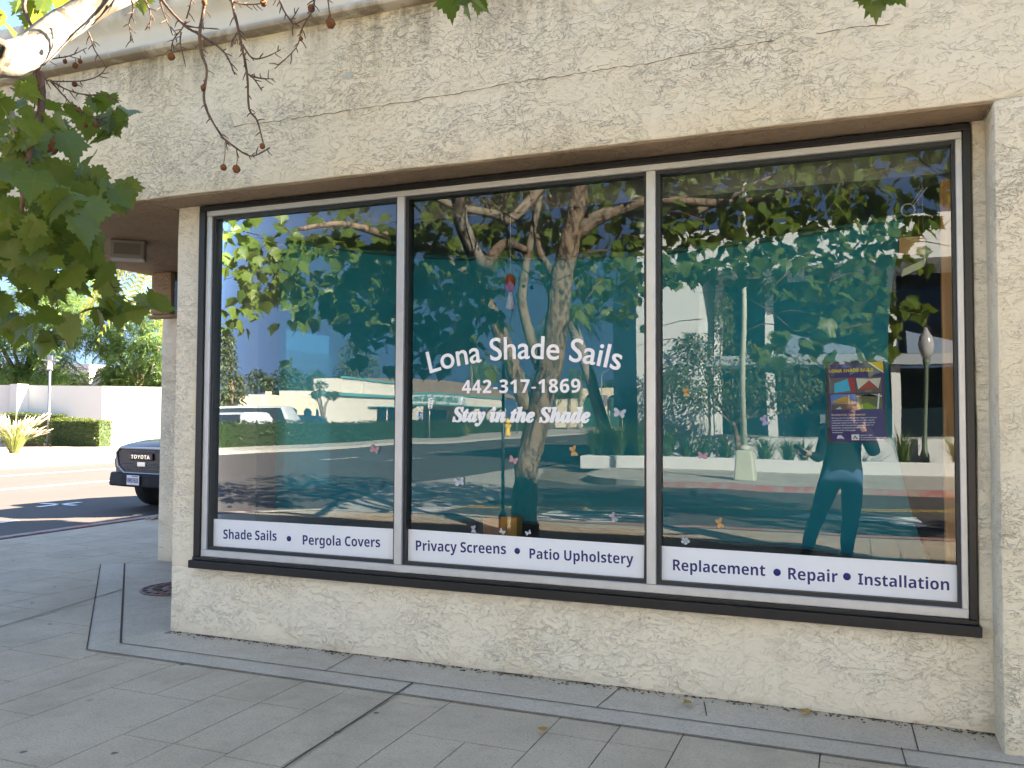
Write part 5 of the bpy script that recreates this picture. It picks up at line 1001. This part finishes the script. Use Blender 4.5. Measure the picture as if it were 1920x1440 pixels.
# palms and trees beyond
p = RG(1150, 866); palm((p.x, p.y, 0), RY(1062, 590, 22.7), 'queen palm with a leaning grey trunk on the far corner', 22, 1.55, M['palmdk'] if 'palmdk' in M else M['jac'], .2, 1.35, .55, None)
for u, v, X, h, L_, lb in ((1085, 705, -30, 0, 3.2, 'shaggy palm beside the arched building'), (1065, 735, -33, 0, 2.6, 'lower palm left of the arched building'), (880, 668, -48, 0, 3.4, 'palm rising behind the bank roof'), (915, 690, -47, 0, 3.0, 'second palm behind the bank, near the teal signs')):
    p = RX(u, v, X); palm((p.x, p.y, 0), p, lb, 20, L_, M['jac'], .22, 1.1, .9, 'palms beyond the bank')
def rl(u, v, X, ru, rv): p = RX(u, v, X); s = abs(p.y)/F*1.15; return (p, (ru*s, ru*s, rv*s))
def rtree(name, u, X, lb, lobes, n, size, lm, grp='trees beyond the bank'): p = RX(u, 790, X); tree(name, (p.x, p.y, 0), lb, [rl(a, b, X, c, d) for a, b, c, d in lobes], n, 'leaf', size, M[lm], .3, 'bark', grp)
rtree('eucalyptus_tree', 672, -54, 'tall airy tree rising above the cream building', [(665, 670, 30, 36), (690, 690, 25, 30), (650, 700, 25, 30), (672, 640, 18, 16)], 1700, .45, 'olive')
rtree('dense_tree', 540, -55, 'dark tree behind the cream building', [(520, 722, 30, 22), (570, 728, 30, 20), (600, 722, 22, 18)], 900, .5, 'dkleaf')
rtree('dense_tree', 440, -38, 'brownish tree behind the white car at the left', [(430, 690, 26, 40), (450, 730, 24, 36), (420, 740, 22, 36), (425, 645, 22, 34)], 1800, .35, 'olive')
rtree('dense_tree', 500, -58, 'broad dark tree left of the airy tall tree', [(490, 715, 26, 26), (540, 705, 30, 22), (590, 712, 30, 22), (640, 720, 26, 20), (700, 735, 30, 14)], 1500, .6, 'dkleaf')
rtree('small_tree', 608, -33, 'small forked tree between the cream building and the bank', [(600, 722, 20, 14), (625, 738, 16, 9), (590, 738, 12, 9)], 420, .28, 'olive')
rtree('dense_tree', 1010, -60, 'tree mass behind the tiled roof', [(960, 706, 30, 22), (900, 712, 30, 16), (1010, 712, 30, 20), (1050, 745, 22, 22)], 900, .8, 'dkleaf')
rtree('dense_tree', 1165, -50, 'tree mass behind the arched building', [(1150, 722, 22, 10), (1178, 720, 18, 14)], 500, .9, 'dkleaf')

# ---- the photographer, standing behind the camera
def person():
    e = empty('person', (-.2, -5.0, 0), 0, 'person in a dark jacket and blue jeans taking the photo, reflected in the right pane', 'person')
    V, Ed, Rd = [], [], []
    def add(p, r, par=None, r2=None):
        V.append(Vector(p)); Rd.append((r, r2 or r)); 
        if par is not None: Ed.append((par, len(V)-1))
        return len(V)-1
    pel = add((-.13, -5.02, .90), .185, None, .14); sp1 = add((-.13, -5.03, 1.06), .19, pel, .14); sp2 = add((-.12, -5.03, 1.22), .195, sp1, .14); ch = add((-.09, -5.02, 1.37), .17, sp2, .125); nk = add((-.05, -5.0, 1.47), .055, ch); hd0 = add((-.03, -4.985, 1.55), .075, nk, .08); hd1 = add((-.03, -4.98, 1.64), .085, hd0, .10); hd2 = add((-.03, -4.985, 1.70), .06, hd1, .075)
    for hip, kn, an, toe in (((-.235, -5.02, .86), (-.36, -4.94, .48), (-.50, -5.04, .09), (-.535, -4.88, .04)), ((-.03, -5.02, .86), (-.045, -4.95, .47), (-.10, -5.04, .09), (-.085, -4.88, .04))):
        a = add(hip, .13, pel, .13); b = add(((hip[0]+kn[0])/2, (hip[1]+kn[1])/2, (hip[2]+kn[2])/2), .118, a); c = add(kn, .09, b); d = add(((kn[0]+an[0])/2, (kn[1]+an[1])/2-.015, (kn[2]+an[2])/2+.03), .085, c); f = add(an, .075, d); heel = add((an[0], an[1]-.03, .045), .045, f); add(((an[0]+toe[0])/2, (an[1]+toe[1])/2, .055), .048, f); add(toe, .036, len(V)-1, .03)
    def hand(w0, d, side, up, curl):
        d, side, up = Vector(d).normalized(), Vector(side).normalized(), Vector(up).normalized(); w0_ = V[w0]; pm = add(w0_+d*.05, .022, w0, .036)
        for k_, (o_, l) in enumerate(((-.030, .062), (-.010, .072), (.010, .068), (.028, .054))):
            a = add(w0_+d*.095+side*o_, .0095, pm); b = add(w0_+d*(.095+l*.55)+side*o_*1.1-up*curl*.3, .0085, a); add(w0_+d*(.095+l*.8)+side*o_*1.1-up*curl, .0075, b)
        t0 = add(w0_+d*.055-side*.045-up*.008, .011, pm); add(w0_+d*.095-side*.052-up*curl*.9, .009, t0)
    s = add((.09, -5.02, 1.37), .09, ch); el = add((.18, -4.95, 1.12), .068, s); wr = add((.075, -4.80, 1.37), .032, el); hand(wr, (-.2, .18, 1), (1, 0, .15), (0, -1, 0), .03)
    s = add((-.27, -5.03, 1.35), .09, ch); el = add((-.36, -5.0, 1.06), .07, s); wr = add((-.44, -4.86, 1.12), .033, el); hand(wr, (-.75, .45, .25), (0, .3, 1), (.2, -1, 0), .035)
    me = bpy.data.meshes.new('body'); me.from_pydata([tuple(v-Vector((-.2, -5.0, 0))) for v in V], Ed, []); o = link('body', me, [M['jacket'], M['jeans'], M['skin'], M['shoe']], None)
    o.modifiers.new('skin', 'SKIN'); sk = me.skin_vertices[0].data
    for i, (a, b) in enumerate(Rd): sk[i].radius = (a, b); sk[i].use_root = i == 0
    sm = o.modifiers.new('sub', 'SUBSURF'); sm.levels = 2; sm.render_levels = 2
    m2 = bpy.data.meshes.new_from_object(o.evaluated_get(bpy.context.evaluated_depsgraph_get())); o.modifiers.clear(); o.data = m2; o.name = 'body'; o.parent = e
    for m_ in ('jacket', 'jeans', 'skin', 'shoe'):
        if M[m_].name not in [x.name for x in m2.materials if x]: m2.materials.append(M[m_])
    ix = {x.name: i for i, x in enumerate(m2.materials) if x}
    for p in m2.polygons:
        c = p.center+Vector((-.2, -5, 0)); p.use_smooth = True; hands = (c-Vector((.05, -4.76, 1.46))).length < .10 or (c-Vector((-.52, -4.80, 1.15))).length < .105
        k_ = 'skin' if c.z > 1.47 and abs(c.x) < .2 or hands else 'shoe' if c.z < .085 else 'jeans' if c.z < .95 and abs(c.x+.14) < .42 else 'jacket'
        p.material_index = ix[M[k_].name]
    hc = Vector((.17, .015, 1.635)); mb = MB(); mb.ball(hc+Vector((0, -.025, .035)), .108, 14, .92, 1.02, 1.0, .02); hb = mb.build('hair', simple('dark_hair', (.02, .014, .01), .6), e); 
    for v in hb.data.vertices:
        if v.co.y > hc.y+.045 and v.co.z < hc.z+.06: v.co.y = hc.y+.035
    mb = MB(); mb.ball(hc+Vector((0, .105, -.01)), .016, 8, .8, 1.1, 1.4); mb.build('nose', M['skin'], e)
    mb = MB()
    for sg in (-1, 1): mb.ball(hc+Vector((sg*.034, .088, .02)), .011, 8, 1.3, .6, .8)
    mb.build('eyes', simple('eye', (.03, .02, .015), .2), e)
    mb = MB(); mb.ball(hc+Vector((0, .088, -.055)), .014, 8, 1.7, .6, .5); mb.build('mouth', simple('lips', (.32, .12, .10), .5), e)
    for sg in (-1, 1): mb = MB(); mb.ball(hc+Vector((sg*.09, .0, -.005)), .028, 8, .4, .7, 1.1); mb.build('ear', M['skin'], e)
    mb = MB(); mb.box(.035-.036, .035+.036, -4.702, -4.694, 1.44, 1.595); mb.bevel(.006, 2); tag(mb.build('phone', M['black']), 'black phone held up by the photographer', 'phone')
    mb = MB(); mb.prism([(-.50, -4.80, 1.10), (-.62, -4.74, 1.20), (-.60, -4.72, 1.225), (-.47, -4.78, 1.13)], [(-.50, -4.82, 1.11), (-.62, -4.76, 1.21), (-.60, -4.74, 1.235), (-.47, -4.80, 1.14)]); tag(mb.build('notebook', M['black']), 'dark flat case held in the photographer\'s lowered hand', 'case')
M['jacket'] = simple('dark_jacket', (.014, .018, .018), .85, 0, .2, .4, 9, .8); M['jeans'] = simple('blue_jeans', (.06, .11, .20), .85, 0, .2, .45, 9, .8); M['skin'] = simple('skin', (.30, .18, .12), .5); M['shoe'] = simple('shoe', (.05, .04, .04), .6)
person()
